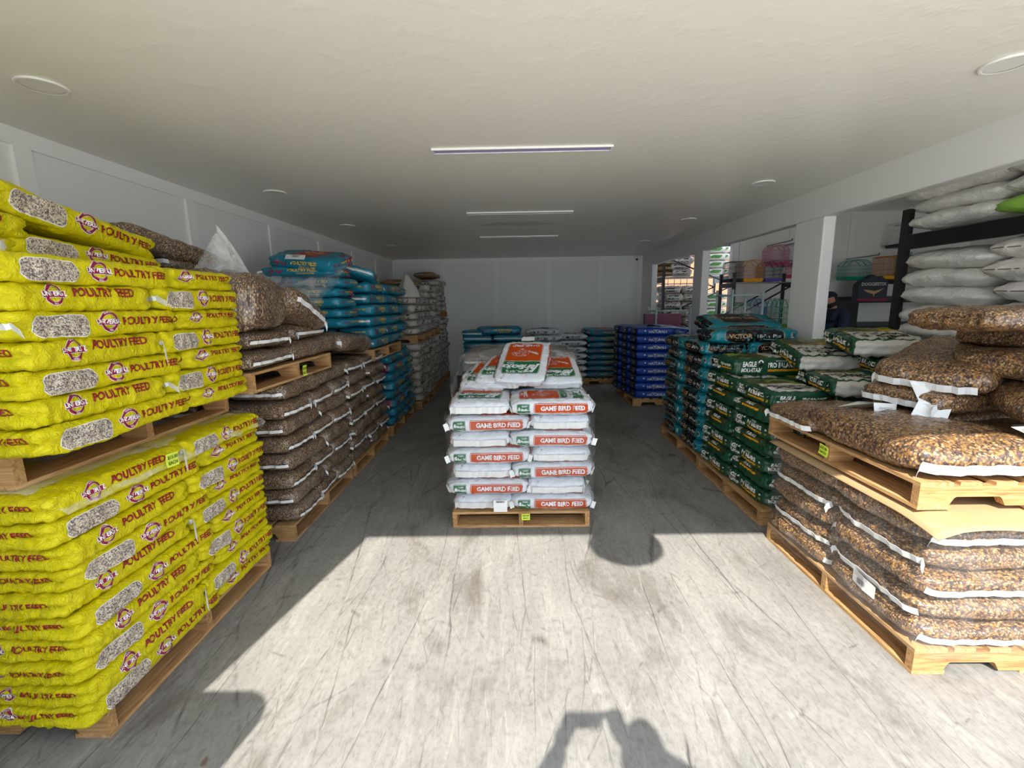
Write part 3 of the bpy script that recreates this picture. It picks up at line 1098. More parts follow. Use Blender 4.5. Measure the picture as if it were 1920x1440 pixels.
def d_eagle(bag, bm, v):
    meadow = v % 2 == 1
    for f in ('front', 'back'):
        if meadow:
            bag.stamp(bm, f, *rect2(0.60, 0.05), 0.0, 0.045, 5, 0)
            bag.stamp(bm, f, *text_geo('EAGLE', 0.030, offset=0.03), -0.24, 0.050, 1, 2, 0.03)
            bag.stamp(bm, f, *text_geo('MOUNTAIN', 0.026, offset=0.03), -0.23, 0.026, 1, 2, 0.03)
            bag.stamp(bm, f, *text_geo('PRO BALANCE', 0.024, offset=0.03), 0.02, 0.050, 1, 2, 0.03)
            bag.stamp(bm, f, *rect2(0.30, 0.013), 0.06, 0.026, 2, 2)
            bag.stamp(bm, f, *text_geo('NATURAL', 0.014), -0.20, -0.03, 1, 1, 0.05)
        else:
            bag.stamp(bm, f, *text_geo('EAGLE', 0.044, offset=0.04), -0.225, 0.022, 1, 1, 0.03)
            bag.stamp(bm, f, *text_geo('MOUNTAIN', 0.036, offset=0.04), -0.205, -0.016, 1, 1, 0.03)
            # eagle head: white crescent over a dark round
            bag.stamp(bm, f, *ring2(0.0, 0.019, 16), -0.125, 0.026, 3, 1, 0.04)
            bag.stamp(bm, f, *ring2(0.014, 0.022, 12, 0.3, PI - 0.3), -0.122, 0.026, 1, 2, 0.04)
            bag.stamp(bm, f, *text_geo('PRO BALANCE', 0.042, offset=0.04), 0.08, 0.014, 1, 1, 0.03)
            bag.stamp(bm, f, *rect2(0.30, 0.014), 0.09, -0.017, 2, 1)
            bag.stamp(bm, f, *text_geo('PREMIUM FORMULA', 0.012), 0.07, 0.04, 1, 1, 0.05)
            bag.stamp(bm, f, *rect2(0.052, 0.03), 0.29, 0.018, 3, 1, 0.04)
            bag.stamp(bm, f, *text_geo('28%', 0.022, offset=0.03), 0.29, 0.018, 1, 2, 0.04)
            bag.stamp(bm, f, *text_geo('12%', 0.022, offset=0.03), 0.29, -0.016, 2, 2, 0.04)
    for f in ('left', 'right')[:1 if bag.wr > 0.013 else 2]:
        bag.stamp(bm, f, *text_geo('EAGLE', 0.036, offset=0.04), -0.11, 0.018, 1, 1, 0.03)
        bag.stamp(bm, f, *text_geo('MOUNTAIN', 0.030, offset=0.04), -0.10, -0.014, 1, 1, 0.03)
        bag.stamp(bm, f, *text_geo('PRO BALANCE', 0.026, offset=0.04), 0.08, 0.012, 1, 1, 0.03)
        bag.stamp(bm, f, *rect2(0.17, 0.010), 0.08, -0.010, 2, 1)
    # broad face: white name panel, meadow picture
    bag.stamp(bm, 'top', *rect2(0.36, 0.37), 0.15, 0, 4, 0)
    bag.stamp(bm, 'top', *rect2(0.30, 0.37), -0.18, 0, 6, 0)
    bag.stamp(bm, 'top', *rect2(0.30, 0.13), -0.18, -0.11, 5, 1)
    bag.stamp(bm, 'top', *ring2(0.0, 0.075, 14), -0.10, 0.03, 5, 2, 0.04)
    g = rot2(text_geo('EAGLE', 0.095, offset=0.03), -PI / 2)
    bag.stamp(bm, 'top', *g, 0.20, 0, 3, 2, 0.03)
    g = rot2(text_geo('MOUNTAIN', 0.072, offset=0.03), -PI / 2)
    bag.stamp(bm, 'top', *g, 0.115, 0, 3, 2, 0.03)
    bag.stamp(bm, 'top', *ring2(0.0, 0.026, 14), 0.26, 0.02, 3, 2, 0.04)
    bag.stamp(bm, 'top', *rect2(0.014, 0.35), -0.045, 0, 2, 2, 0.04)


make_kind('eagle', (0.74, 0.44, 0.125), ['egreen', 'pale', 'amber', 'black', 'ewhite', 'hills', 'olive'], 4, {}, d_eagle, (38, 24, 9),
          name='dog_food_bag', bagkw=dict(N=4.8, A=9, wr=0.010, gus=0.03, pil=0.10, lump=0.009))


def d_eagle_w(bag, bm, v):
    d_eagle(bag, bm, 0)


make_kind('eaglew', (0.74, 0.44, 0.125), ['egreen', 'pale', 'amber', 'black', 'ewhite', 'hills', 'olive'], 2, {'right': 4}, d_eagle_w, (38, 24, 9),
          name='dog_food_bag', bagkw=dict(N=4.4, A=8, wr=0.014, gus=0.03, pil=0.14, lump=0.011))


def d_blue(bag, bm, v):
    for f in ('front', 'back'):
        bag.stamp(bm, f, *text_geo('NATURALS', 0.056, offset=0.03), 0.03, -0.006, 1, 1, 0.04)
        bag.stamp(bm, f, *text_geo('DIAMOND', 0.016), 0.0, 0.025, 1, 1, 0.05)
        bag.stamp(bm, f, *poly2([(0, -.016), (.016, 0), (0, .016), (-.016, 0)]), -0.16, 0.01, 1, 1, 0.05)
        if v % 2:
            bag.stamp(bm, f, *rect2(0.003, 0.09), 0.20, 0, 1, 1, 0.05)
            bag.stamp(bm, f, *rect2(0.09, 0.016), 0.27, -0.005, 3, 1, 0.05)
            bag.stamp(bm, f, *poly2([(0, -.010), (.012, 0), (0, .010), (-.012, 0)]), 0.0, -0.04, 1, 1, 0.05)
    for f in ('left', 'right'):
        bag.stamp(bm, f, *rect2(0.05, 0.03), 0.1, 0, 1, 1, 0.04)


make_kind('blue', (0.62, 0.42, 0.13), ['blue', 'lettergrey', 'navy', 'pale'], 2, {'left': 2, 'right': 2}, d_blue, (28, 18, 8),
          name='dog_food_bag', bagkw=dict(N=5.0, A=8, wr=0.007, gus=0.02, pil=0.05, lump=0.007))


def d_woven(bag, bm, v):
    if v == 1:
        bag.stamp(bm, 'left', *rect2(0.40, 0.010), 0, 0, 1, 0, 0.03)
        bag.stamp(bm, 'front', *rect2(0.60, 0.008), 0, 0, 1, 0, 0.03)
    # stitched folded edge ridge along the end
    for i in range(14):
        bag.stamp(bm, 'left', *rot2(rect2(0.004, 0.05), 0.4), -0.2 + i * 0.03, 0.012, 2, 0, 0.03)


make_kind('woven', (0.75, 0.46, 0.16), ['wovenwhite', 'stitch', 'pale'], 3, {}, d_woven, (36, 22, 9),
          name='woven_sack', bagkw=dict(N=2.2, A=4.5, wr=0.013, gus=-0.012, pil=0.66, lump=0.012))
make_kind('lime', (0.75, 0.46, 0.15), ['lime', 'pale', 'wovenwhite'], 1, {}, lambda b, bm, v: b.stamp(bm, 'left', *rect2(0.40, 0.02), 0, 0, 1, 0, 0.03), (30, 20, 8),
          name='woven_sack', bagkw=dict(N=2.8, A=6, wr=0.010, gus=-0.01, pil=0.3, lump=0.010))


def d_greenband(bag, bm, v):
    bag.stamp(bm, 'front', *rect2(0.5, 0.06), 0, 0, 1, 0, 0.06)
    bag.stamp(bm, 'left', *rect2(0.3, 0.06), 0, 0, 1, 0, 0.06)


make_kind('greenband', (0.7, 0.44, 0.14), ['wovenwhite', 'bandgreen'], 1, {}, d_greenband, (20, 12, 6),
          name='livestock_feed_bag', bagkw=dict(N=3.2, A=7, wr=0.008, gus=0.01, pil=0.15, lump=0.010))

# ------------------------------------------------------------------ pallets
PAL = {}


def pallet_protos():
    D, Wd, H = 1.02, 1.19, 0.125
    t = 0.017
    sh = H - 2 * t

    def stringer():
        bm = bmesh.new()
        pts = [(-D / 2, t), (-D / 2 + 0.13, t)]
        for a in (0, 1):
            x0 = -D / 2 + 0.13 if a == 0 else 0.13 + 0.02
            if a:
                pts += [(x0, t)]
            pts += [(x0 + 0.02, t + 0.036), (x0 + 0.03, t + 0.042), (x0 + 0.21, t + 0.042), (x0 + 0.22, t + 0.036), (x0 + 0.24, t)]
        pts += [(D / 2, t), (D / 2, t + sh), (-D / 2, t + sh)]
        # order: counter-clockwise in x-z
        clean = []
        for p in pts:
            if not clean or (abs(p[0] - clean[-1][0]) + abs(p[1] - clean[-1][1])) > 1e-4:
                clean.append(p)
        prism(bm, clean, -0.019, 0.019, 'y')
        me = bpy.data.meshes.new('stringer')
        bm.to_mesh(me)
        bm.free()
        me.materials.append(M['wood_x'])
        return me
    PAL['stringer'] = stringer()
    for nm, zs, n, wds in (('top_deck', H - t, 7, (0.14, 0.09, 0.09, 0.09, 0.09, 0.09, 0.14)), ('bottom_deck', 0, 3, (0.14, 0.09, 0.14))):
        bm = bmesh.new()
        for i in range(n):
            w = wds[i]
            x = lerp(-D / 2 + wds[0] / 2, D / 2 - wds[-1] / 2, i / (n - 1))
            box(bm, x - w / 2, -Wd / 2 + 0.003 * (i % 2), zs, x + w / 2, Wd / 2 - 0.003 * (i % 3), zs + t)
        me = bpy.data.meshes.new(nm)
        bm.to_mesh(me)
        bm.free()
        me.materials.append(M['wood_y'])
        PAL[nm] = me
    PAL['dims'] = (D, Wd, H)


pallet_protos()
PH = 0.125


def pallet(cx, cy, z, label, rz=0.0, sx=1.0, sy=1.0):
    """stringers along local x"""
    r = empty('wooden_pallet', (cx, cy, z), (0, 0, rz))
    r.scale = (sx, sy, 1)
    tag(r, label, 'pallet', 'wooden pallets under the feed sacks')
    for nm in ('top_deck', 'bottom_deck'):
        link(nm, PAL[nm], 'wood_y', r)
    for y in (-0.576, 0, 0.576):
        o = link('stringer', PAL['stringer'], 'wood_x', r)
        o.location = (0, y, 0)
    return r


ORD = ['bottom', 'second', 'third', 'fourth', 'fifth', 'sixth', 'seventh', 'eighth', 'ninth', 'tenth', 'eleventh', 'twelfth']


def lay(i, n):
    return 'top layer' if i == n - 1 else ('bottom layer' if i == 0 else ORD[i] + ' layer up')


def side_stack(kind, s, xf, y0, y1, z0, n, lh, desc, where, group, cat='bag', inner='top', ends='mix', altkind=None,
               first=0, D=1.02, lean=0.0, bw=0.40, skip=(), vlay=None):
    """sacks laid on a pallet whose aisle face is at x=xf; s=-1 the wall is on the left, +1 on the right"""
    rl = PI / 2 if s < 0 else -PI / 2          # long side toward the aisle
    H = y1 - y0
    for i in range(n):
        z = z0 + i * lh
        th = lh * 1.07
        typ = 0 if ends == 'long' else (1 if ends == 'only' else (i + first) % 2)
        x = xf + lean * i + random.uniform(-.012, .012)
        L = lay(i, n)
        if typ == 0:     # two long sacks toward the aisle
            for j in range(2):
                yy = y0 + H * (0.25 + 0.5 * j)
                nm = ('near', 'far')[j]
                if (i, nm) in skip:
                    continue
                put(kind + ('_tape' if kind == 'yellow' and j == 1 and (i % 4 < 2 or lh > 0.095) else ''), (x + s * bw / 2, yy, z), rl, (H / 2 * 1.0, bw, th), f'{desc}, {L}, lengthwise, {nm} half, {where}', cat, group, flip=(j == 0 and kind != 'eagle'), var=(vlay(i) if vlay else None))
            if inner == 'all' or (inner == 'top' and i >= n - 2):
                for j in range(3):
                    put(kind, (x + s * (bw + (D - bw) / 2), y0 + H * (j + 0.5) / 3, z), 0, (D - bw, H / 3, th), f'{desc}, {L}, inner row, {("near", "middle", "far")[j]}, {where}', cat, group)
            elif inner == 'near':
                put(kind, (x + s * (bw + (D - bw) / 2), y0 + H / 6, z), 0, (D - bw, H / 3, th), f'{desc}, {L}, inner row, near, {where}', cat, group)
        elif typ == 1 and ends == 'mix':
            LL = H * 0.60
            put(kind + ('_tape' if kind == 'yellow' and i in (4, 5) and lh > 0.095 else ''), (x + s * bw / 2, y0 + LL / 2, z), rl, (LL, bw, th), f'{desc}, {L}, long sack at near corner, {where}', cat, group)
            put(kind, (x + s * 0.31, y1 - (H - LL) / 2, z), 0, (0.62, H - LL, th), f'{desc}, {L}, end toward aisle, far corner, {where}', cat, group)
            if inner == 'all' or (inner == 'top' and i >= n - 2):
                put(kind, (x + s * (bw + (D - bw) / 2), y0 + LL * 0.25, z), 0, (D - bw, LL / 2, th), f'{desc}, {L}, inner sack at near side, {where}', cat, group)
                put(kind, (x + s * (bw + (D - bw) / 2), y0 + LL * 0.75, z), 0, (D - bw, LL / 2, th), f'{desc}, {L}, inner sack in middle, {where}', cat, group)
                put(kind, (x + s * (0.62 + 0.2), y1 - (H - LL) / 2, z), rl, (H - LL, 0.4, th), f'{desc}, {L}, inner sack at far side, {where}', cat, group)
            elif inner == 'near':
                put(kind, (x + s * (bw + (D - bw) / 2), y0 + LL * 0.25, z), 0, (D - bw, LL / 2, th), f'{desc}, {L}, inner sack at near side, {where}', cat, group)
        else:            # three ends toward the aisle
            for j in range(3):
                put(kind, (x + s * 0.31, y0 + H * (j + 0.5) / 3, z), 0, (0.62, H / 3 * 1.0, th), f'{desc}, {L}, end toward aisle, {("near", "middle", "far")[j]}, {where}', cat, group)
            if inner == 'all' or (inner == 'top' and i >= n - 2):
                for j in range(2):
                    put(kind, (x + s * (0.62 + 0.2), y0 + H * (0.25 + 0.5 * j), z), rl, (H / 2, 0.4, th), f'{desc}, {L}, inner row, {("near", "far")[j]} half, {where}', cat, group)
            elif inner == 'near':
                put(kind, (x + s * (0.62 + 0.2), y0 + H * 0.25, z), rl, (H / 2, 0.4, th), f'{desc}, {L}, inner row, near half, {where}', cat, group)

# ------------------------------------------------------------------ left row
G_Y = 'yellow poultry feed bags on the left'
pallet(-2.13, 2.09, 0, 'wooden pallet on floor under lower yellow feed bags at left')
side_stack('yellow', -1, -1.575, 1.405, 2.67, PH, 10, 0.0905, 'yellow poultry feed bag', 'lower yellow pallet', G_Y, first=1, inner='near')
pallet(-2.265, 2.07, 1.04, 'wooden pallet between lower and upper yellow feed bags at left')
side_stack('yellow', -1, -1.585, 1.42, 2.62, 1.04 + PH, 7, 0.0965, 'yellow poultry feed bag', 'upper yellow pallet', G_Y, first=1, inner='near')
ZT = 1.04 + PH + 7 * 0.0965
put('yellow', (-2.16, 1.53, ZT), PI / 2, (0.62, 0.42, 0.095), 'yellow poultry feed bag, short near row, lowest on top pile', 'bag', G_Y, flip=True)
put('yellow_tape', (-2.16, 2.17, ZT + 0.01), PI / 2, (0.78, 0.42, 0.10), 'yellow poultry feed bag with window, under the sloping topmost one', 'bag', G_Y, tilt=(0, 0.06))
put('yellow', (-2.14, 1.55, ZT + 0.10), PI / 2, (0.64, 0.42, 0.095), 'yellow poultry feed bag, short near row, second on top pile', 'bag', G_Y, flip=True, tilt=(0, -0.04))
put('yellow_tape', (-2.15, 2.13, ZT + 0.135), PI / 2 + 0.03, (0.80, 0.42, 0.12), 'yellow poultry feed bag topmost of pile, sloping down away', 'bag', G_Y, tilt=(0, 0.17))
put('yellow', (-2.50, 2.05, ZT - 0.005), PI / 2, (0.7, 0.36, 0.10), 'yellow poultry feed bag against wall behind top pile', 'bag', G_Y)

G_S = 'clear plastic bags of dark seed on the left'
pallet(-2.12, 3.58, 0, 'wooden pallet on floor under nearer dark seed bags at left')
pallet(-2.12, 4.83, 0, 'wooden pallet on floor under farther dark seed bags at left')
side_stack('seed', -1, -1.58, 2.98, 4.17, PH, 8, 0.1265, 'clear bag of brown seed', 'nearer seed pallet', G_S, first=1, ends='three', lean=0.0, bw=0.42)
side_stack('seed', -1, -1.60, 4.22, 5.41, PH, 8, 0.1265, 'clear bag of brown seed', 'farther seed pallet', G_S, first=0, ends='three', bw=0.42)
ZS = PH + 8 * 0.1265
pallet(-2.11, 3.26, ZS + 0.005, 'wooden pallet raised on nearer seed bags at left', sy=0.99)
z = ZS + 0.005 + PH
S = lambda c, rz, d, lab, **k: put('seed', c, rz, d, lab, 'bag', G_S, **k)
S((-1.93, 2.93, z), 0, (0.74, 0.56, 0.125), 'clear brown seed bag on raised pallet, taped end toward aisle, bottom near')
S((-1.80, 3.62, z), PI / 2, (0.86, 0.44, 0.145), 'clear brown seed bag on raised pallet lying lengthwise, bottom far')
S((-1.84, 4.48, z - 0.06), PI / 2, (0.95, 0.50, 0.185), 'clear brown seed bag sagging off far end of raised pallet', tilt=(0, 0.10))
S((-2.42, 2.98, z), PI / 2, (0.62, 0.44, 0.13), 'clear brown seed bag on raised pallet against wall, bottom near')
S((-2.42, 3.62, z), PI / 2, (0.64, 0.44, 0.13), 'clear brown seed bag on raised pallet against wall, bottom far')
S((-2.00, 2.98, z + 0.12), 0, (0.76, 0.50, 0.13), 'clear brown seed bag, second on raised pallet, near the yellow bags')
S((-1.98, 3.55, z + 0.14), 0, (0.72, 0.52, 0.13), 'clear brown seed bag, second on raised pallet, white tape facing aisle')
S((-1.84, 3.36, z + 0.265), 0.12, (0.66, 0.66, 0.20), 'clear brown seed bag heaped and sloping below the upright sack', tilt=(-0.30, 0.0))
S((-2.44, 3.0, z + 0.13), PI / 2, (0.7, 0.46, 0.14), 'clear brown seed bag against wall, second, behind upright sack')
S((-2.44, 3.66, z + 0.13), PI / 2, (0.6, 0.46, 0.14), 'clear brown seed bag against wall, second, near teal bags')
S((-2.46, 3.0, z + 0.265), PI / 2, (0.7, 0.46, 0.14), 'clear brown seed bag against wall, third up, behind upright sack')
S((-2.46, 3.0, z + 0.40), PI / 2, (0.7, 0.44, 0.14), 'clear brown seed bag against wall, fourth up, behind upright sack')
S((-2.30, 3.24, z + 0.545), PI / 2, (0.90, 0.5, 0.14), 'clear brown seed bag near wall, second from top, behind yellow bags', tilt=(0, 0.14))
S((-2.27, 2.90, z + 0.665), PI / 2 + 0.03, (0.94, 0.46, 0.145), 'clear brown seed bag topmost near wall behind yellow bags', tilt=(0, 0.15))
# slumped upright sack with an empty twisted neck
sack = put('seedplain', (-1.83, 2.86, z + 0.245), 0.15, (0.60, 0.56, 0.36), 'upright slumped seed sack with empty clear pointed neck', 'bag', G_S, var=1, tilt=(0.0, 0.0))
bm = bmesh.new()
rings = []
NS = 26
for k in range(12):
    q = k / 11
    ring = []
    for i in range(NS):
        a = 2 * PI * i / NS
        fold = 1 + 0.10 * (1 - q) * math.sin(5 * a + 3 * q) + 0.22 * q * math.sin(7 * a)
        wx = lerp(0.28, 0.016, q ** 0.8) * fold
        wy = lerp(0.22, 0.05, q ** 0.9) * fold
        ring.append(bm.verts.new((wx * math.cos(a) + 0.02 * q, wy * math.sin(a) + 0.02 * q, 0.17 + 0.42 * q - 0.02 * math.cos(2 * a) * (1 - q))))
    rings.append(ring)
for A, B in zip(rings, rings[1:]):
    for i in range(NS):
        bm.faces.new((A[i], A[(i + 1) % NS], B[(i + 1) % NS], B[i])).smooth = True
nk = link('sack_neck', bm, 'filmhazy', sack)
nk.scale = (1 / sack.scale[0], 1 / sack.scale[1], 1 / sack.scale[2])
bm = bmesh.new()
pv = None
for k in range(9):
    q = k / 8
    p = Vector((lerp(0.02, 0.10, q), lerp(-0.02, 0.40, q), lerp(0.62, 0.22, q) + 0.02 * math.sin(q * 5)))
    cur = [bm.verts.new(p + Vector((0.004, 0, 0.016))), bm.verts.new(p + Vector((0.004, 0, -0.016))), bm.verts.new(p + Vector((-0.002, 0, -0.016))), bm.verts.new(p + Vector((-0.002, 0, 0.016)))]
    if pv:
        for i in range(4):
            bm.faces.new((pv[i], cur[i], cur[(i + 1) % 4], pv[(i + 1) % 4]))
    pv = cur
tp = link('seam_tape', bm, 'tape', sack)
tp.scale = nk.scale

G_T = 'turquoise poultry feed bags on the left'
pallet(-2.12, 6.22, 0, 'wooden pallet on floor under lower turquoise bags at left')
side_stack('teal', -1, -1.58, 5.62, 6.81, PH, 8, 0.114, 'turquoise poultry feed bag', 'lower turquoise pallet', G_T, first=0, ends='three')
ZT2 = PH + 8 * 0.114 + 0.01
pallet(-2.11, 5.62, ZT2, 'wooden pallet raised on lower turquoise bags at left')
side_stack('teal', -1, -1.60, 5.03, 6.22, ZT2 + PH, 6, 0.124, 'turquoise poultry feed bag', 'upper turquoise pallet', G_T, first=1, ends='mix', inner='all')
for i in range(6):
    put('teal', (-1.93, 6.55, ZT2 + PH + i * 0.122), (0 if i % 2 else PI / 2), (0.64, 0.5, 0.125), f'turquoise bag, {lay(i, 6)}, far column beside off-white bags, upper left', 'bag', G_T)
for i in range(9):
    put('teal', ((-2.40 if i < 3 else -2.03) + 0.03 * (i % 2), 4.58 + 0.05 * math.sin(i * 2.1), ZS + 0.01 + i * 0.098), 0.0, (0.72, 0.46, 0.104), f'turquoise bag by wall, {lay(i, 9)}, column nearest the seed bags', 'bag', G_T)
put('teal', (-2.0, 4.52, ZS + 0.01 + 9 * 0.098 + 0.0), -0.10, (0.66, 0.46, 0.14), 'turquoise bag topmost of all, tilted with red patch and white tag', 'bag', G_T, tilt=(0.22, 0.10), var=0)
zt = ZT2 + PH + 6 * 0.124
put('teal', (-1.86, 5.30, zt + 0.01), PI / 2 + 0.25, (0.72, 0.46, 0.13), 'turquoise bag topmost nearer aisle with large red emblem, sloping', 'bag', G_T, tilt=(0.25, 0.15), var=2)
put('teal', (-2.35, 5.45, zt), PI / 2, (0.7, 0.44, 0.125), 'turquoise bag on upper pile beside wall', 'bag', G_T)
put('teal', (-1.85, 6.25, zt - 0.10), PI / 2, (0.72, 0.44, 0.12), 'turquoise bag on far end of upper pile, near off-white bags', 'bag', G_T)

G_W = 'off white feed bags along the far left'
for k, (ya, yb) in enumerate(((7.10, 8.29), (8.33, 9.52), (9.55, 10.50))):
    w = ('first off-white', 'middle off-white', 'rear off-white')[k]
    xf = (-1.54, -1.57, -1.58)[k]
    pallet(xf - 0.51, (ya + yb) / 2, 0, f'wooden pallet on floor under {w} bag stack at left', sy=(yb - ya) / 1.19)
    side_stack('grey', -1, xf, ya, yb, PH, 8, 0.116, 'off white feed bag', f'lower {w} stack', G_W, first=k, ends='three', inner='none')
    zu = PH + 8 * 0.116 + 0.01 + (0, 0.0, 0.32)[k]
    if k == 2:
        for i in range(3):
            for j in range(2):
                put('grey', (xf - 0.3, ya + 0.25 + 0.46 * j, PH + (8 + i) * 0.112), 0, (0.62, 0.46, 0.115), f'off white feed bag, {ORD[8 + i]} layer up, {("near", "far")[j]}, lower rear stack', 'bag', G_W)
    pallet(xf - 0.53, (ya + yb) / 2 + (0.0, -0.1, 0)[k], zu, f'wooden pallet raised under upper {w} bags', sy=(yb - ya) / 1.19)
    nu = (5, 7, 6)[k]
    side_stack('grey', -1, xf - 0.02, ya, yb, zu + PH, nu, 0.118 if k != 2 else 0.108, 'off white feed bag', f'upper {w} stack', G_W, first=k, ends='three', inner='top')
G_K = 'kraft topped bags piled on the far left stacks'
for i, (x, y, z_, a, b) in enumerate(((-1.95, 7.5, 1.80, 0.3, 0.1), (-2.4, 7.7, 1.80, 1.4, 0.1), (-2.2, 8.9, 2.02, 0.2, 0.05), (-1.9, 9.9, 2.20, 1.5, -0.05), (-2.45, 9.3, 2.02, 1.5, 0))):
    lab = ('kraft brown bag with green label lying nearest on off-white stack', 'kraft brown bag by wall on first off-white stack', 'kraft brown bag on middle off-white stack', 'kraft brown bag highest at back left corner', 'kraft brown bag by wall on middle stack')[i]
    put('kraft', (x, y, z_), a, (0.7, 0.44, 0.12), lab, 'bag', G_K, tilt=(b, 0.05))
# open white liner sack poking up beside the turquoise bags
bm = bmesh.new()
rings = []
for k in range(9):
    q = k / 8
    ring = []
    for i in range(20):
        a = 2 * PI * i / 20
        f = 1 + 0.12 * math.sin(4 * a + 2) + 0.1 * q * math.sin(6 * a)
        ring.append(bm.verts.new((lerp(0.19, 0.015, q ** 1.3) * f * math.cos(a), lerp(0.15, 0.05, q) * f * math.sin(a), 0.36 * q)))
    rings.append(ring)
bm.faces.new(rings[0][::-1])
bm.faces.new(rings[-1])
for A, B in zip(rings, rings[1:]):
    for i in range(20):
        bm.faces.new((A[i], A[(i + 1) % 20], B[(i + 1) % 20], B[i])).smooth = True
tag(link('livestock_feed_bag', bm, 'ewhite', loc=(-1.72, 7.28, 1.775)), 'white peaked open sack standing beside upper turquoise bags', 'bag')
# ------------------------------------------------------------------ centre pallet
G_G = 'white and orange game bird feed bags on the centre pallet'
pallet(0.01, 3.76, 0, 'wooden pallet on floor under game bird feed bags in centre', rz=PI / 2, sx=1.17, sy=0.86)
yf = 3.165
for i in range(7):
    z = PH + 0.121 * i
    L = lay(i, 7)
    th = 0.129
    dx = (-.0, -.03, .0, -.01, 0.0, -.01, .0)[i]
    if i % 2 == 0:
        xe, xl, el = -0.275, 0.245, 'right'
        put('game', (xe + dx, yf + 0.31, z), PI / 2, (0.62, 0.45, th), f'game bird feed bag, {L}, taped end at front left, centre pallet', 'bag', G_G)
        fl = (i == 6)
    else:
        xe, xl, el = 0.315, -0.205, 'left'
        put('game', (xe + dx, yf + 0.31, z), PI / 2, (0.62, 0.44, th), f'game bird feed bag, {L}, taped end at front right, centre pallet', 'bag', G_G)
        fl = False
    put('game', (xl + dx, yf + 0.20, z), 0, (0.62, 0.41, th), f'game bird feed bag, {L}, orange panel facing front {el}, centre pallet', 'bag', G_G, flip=fl)
    put('game', (xe + dx, yf + 0.92, z), PI / 2, (0.6, 0.45, th), f'game bird feed bag, {L}, behind taped end, centre pallet', 'bag', G_G)
    for j in (1, 2):
        put('game', (xl + dx, yf + 0.20 + 0.40 * j, z), 0, (0.62, 0.41, th), f'game bird feed bag, {L}, {("middle", "rear")[j - 1]} row lengthwise, centre pallet', 'bag', G_G)
zg = PH + 7 * 0.121
GB = lambda c, rz, d, lab, **k: put('game', c, rz, d, lab, 'bag', G_G, jit=0.3, **k)
GB((-0.27, 4.02, zg), PI / 2 - 0.05, (0.62, 0.40, 0.115), 'game bird feed bag under left leaning bag on pile')
GB((0.20, 4.02, zg), PI / 2, (0.62, 0.42, 0.115), 'game bird feed bag hidden under topmost bag of pile')
GB((-0.235, 3.80, zg + 0.035), PI / 2 - 0.20, (0.60, 0.38, 0.095), 'game bird feed bag leaning at far left of top pile', tilt=(0, -0.20))
GB((0.315, 3.84, zg + 0.065), PI / 2 + 0.0, (0.62, 0.42, 0.095), 'game bird feed bag leaning at right of top pile', tilt=(0, -0.23))
GB((-0.10, 3.82, zg + 0.075), PI / 2 - 0.24, (0.62, 0.40, 0.11), 'game bird feed bag leaning left of the topmost bag', tilt=(0, -0.23))
GB((0.055, 3.80, zg + 0.155), PI / 2 - 0.15, (0.70, 0.42, 0.09), 'game bird feed bag topmost on centre pile, face tilted toward front', tilt=(0, -0.37))

# wrapped pallet behind it
G_B = 'brown seed bags on the wrapped pallet behind the centre pile'
pallet(0.03, 5.62, 0, 'wooden pallet on floor under film wrapped seed bags', rz=PI / 2, sx=1.1, sy=1.0)
for i in range(7):
    z = PH + i * 0.138
    for j in range(3):
        put('seed', (-0.39 + 0.42 * j, 5.36, z), PI / 2, (0.62, 0.42, 0.145), f'brown seed bag under film, {lay(i, 7)}, {("left", "middle", "right")[j]} front', 'bag', G_B)
        if i >= 5:
            put('seed', (-0.39 + 0.42 * j, 5.95, z), PI / 2, (0.6, 0.42, 0.145), f'brown seed bag under film, {lay(i, 7)}, {("left", "middle", "right")[j]} rear', 'bag', G_B)

# ------------------------------------------------------------------ back of the room
G_BT = 'turquoise bags by the back wall'
pallet(-0.42, 8.6, 0, 'wooden pallet on floor under turquoise bags at back left of centre', rz=PI / 2)
for i in range(8):
    for j in range(2):
        put('teal', (-0.68 + 0.52 * j, 8.25, PH + i * 0.124), PI / 2 if i % 2 else 0, (0.6, 0.54, 0.128), f'turquoise bag, {lay(i, 8)}, {("left", "right")[j]} column, behind wrapped pallet', 'bag', G_BT)
put('teal', (-0.34, 8.2, PH + 8 * 0.124), 0.02, (0.8, 0.46, 0.14), 'turquoise bag on top, right of two, behind wrapped pallet', 'bag', G_BT)
put('teal', (-0.72, 8.2, PH + 8 * 0.124 - 0.03), 1.3, (0.6, 0.4, 0.12), 'turquoise bag with white tag, on top left, behind wrapped pallet', 'bag', G_BT)
put('teal', (-0.62, 6.75, 0.0), 0.0, (0.42, 0.42, 0.86), 'turquoise bag standing upright left of wrapped pallet', 'bag', G_BT)
G_L = 'white and black livestock feed bags by the back wall'
pallet(0.75, 9.6, 0, 'wooden pallet on floor under livestock feed bags at back', sx=1.1)
for i in range(8):
    if i < 8:
        put('livestock', (0.52, 9.3, PH + i * 0.128), 0, (0.74, 0.46, 0.135), f'white livestock feed bag, {lay(i, 8)}, left column at back wall', 'bag', G_L)
    if i < 7:
        put('livestock', (1.12, 9.35, PH + i * 0.13), 0, (0.62, 0.46, 0.135), f'white livestock feed bag, {lay(i, 7)}, right column at back wall', 'bag', G_L)
pallet(1.80, 9.75, 0, 'wooden pallet on floor under turquoise bags at back right', sx=0.9)
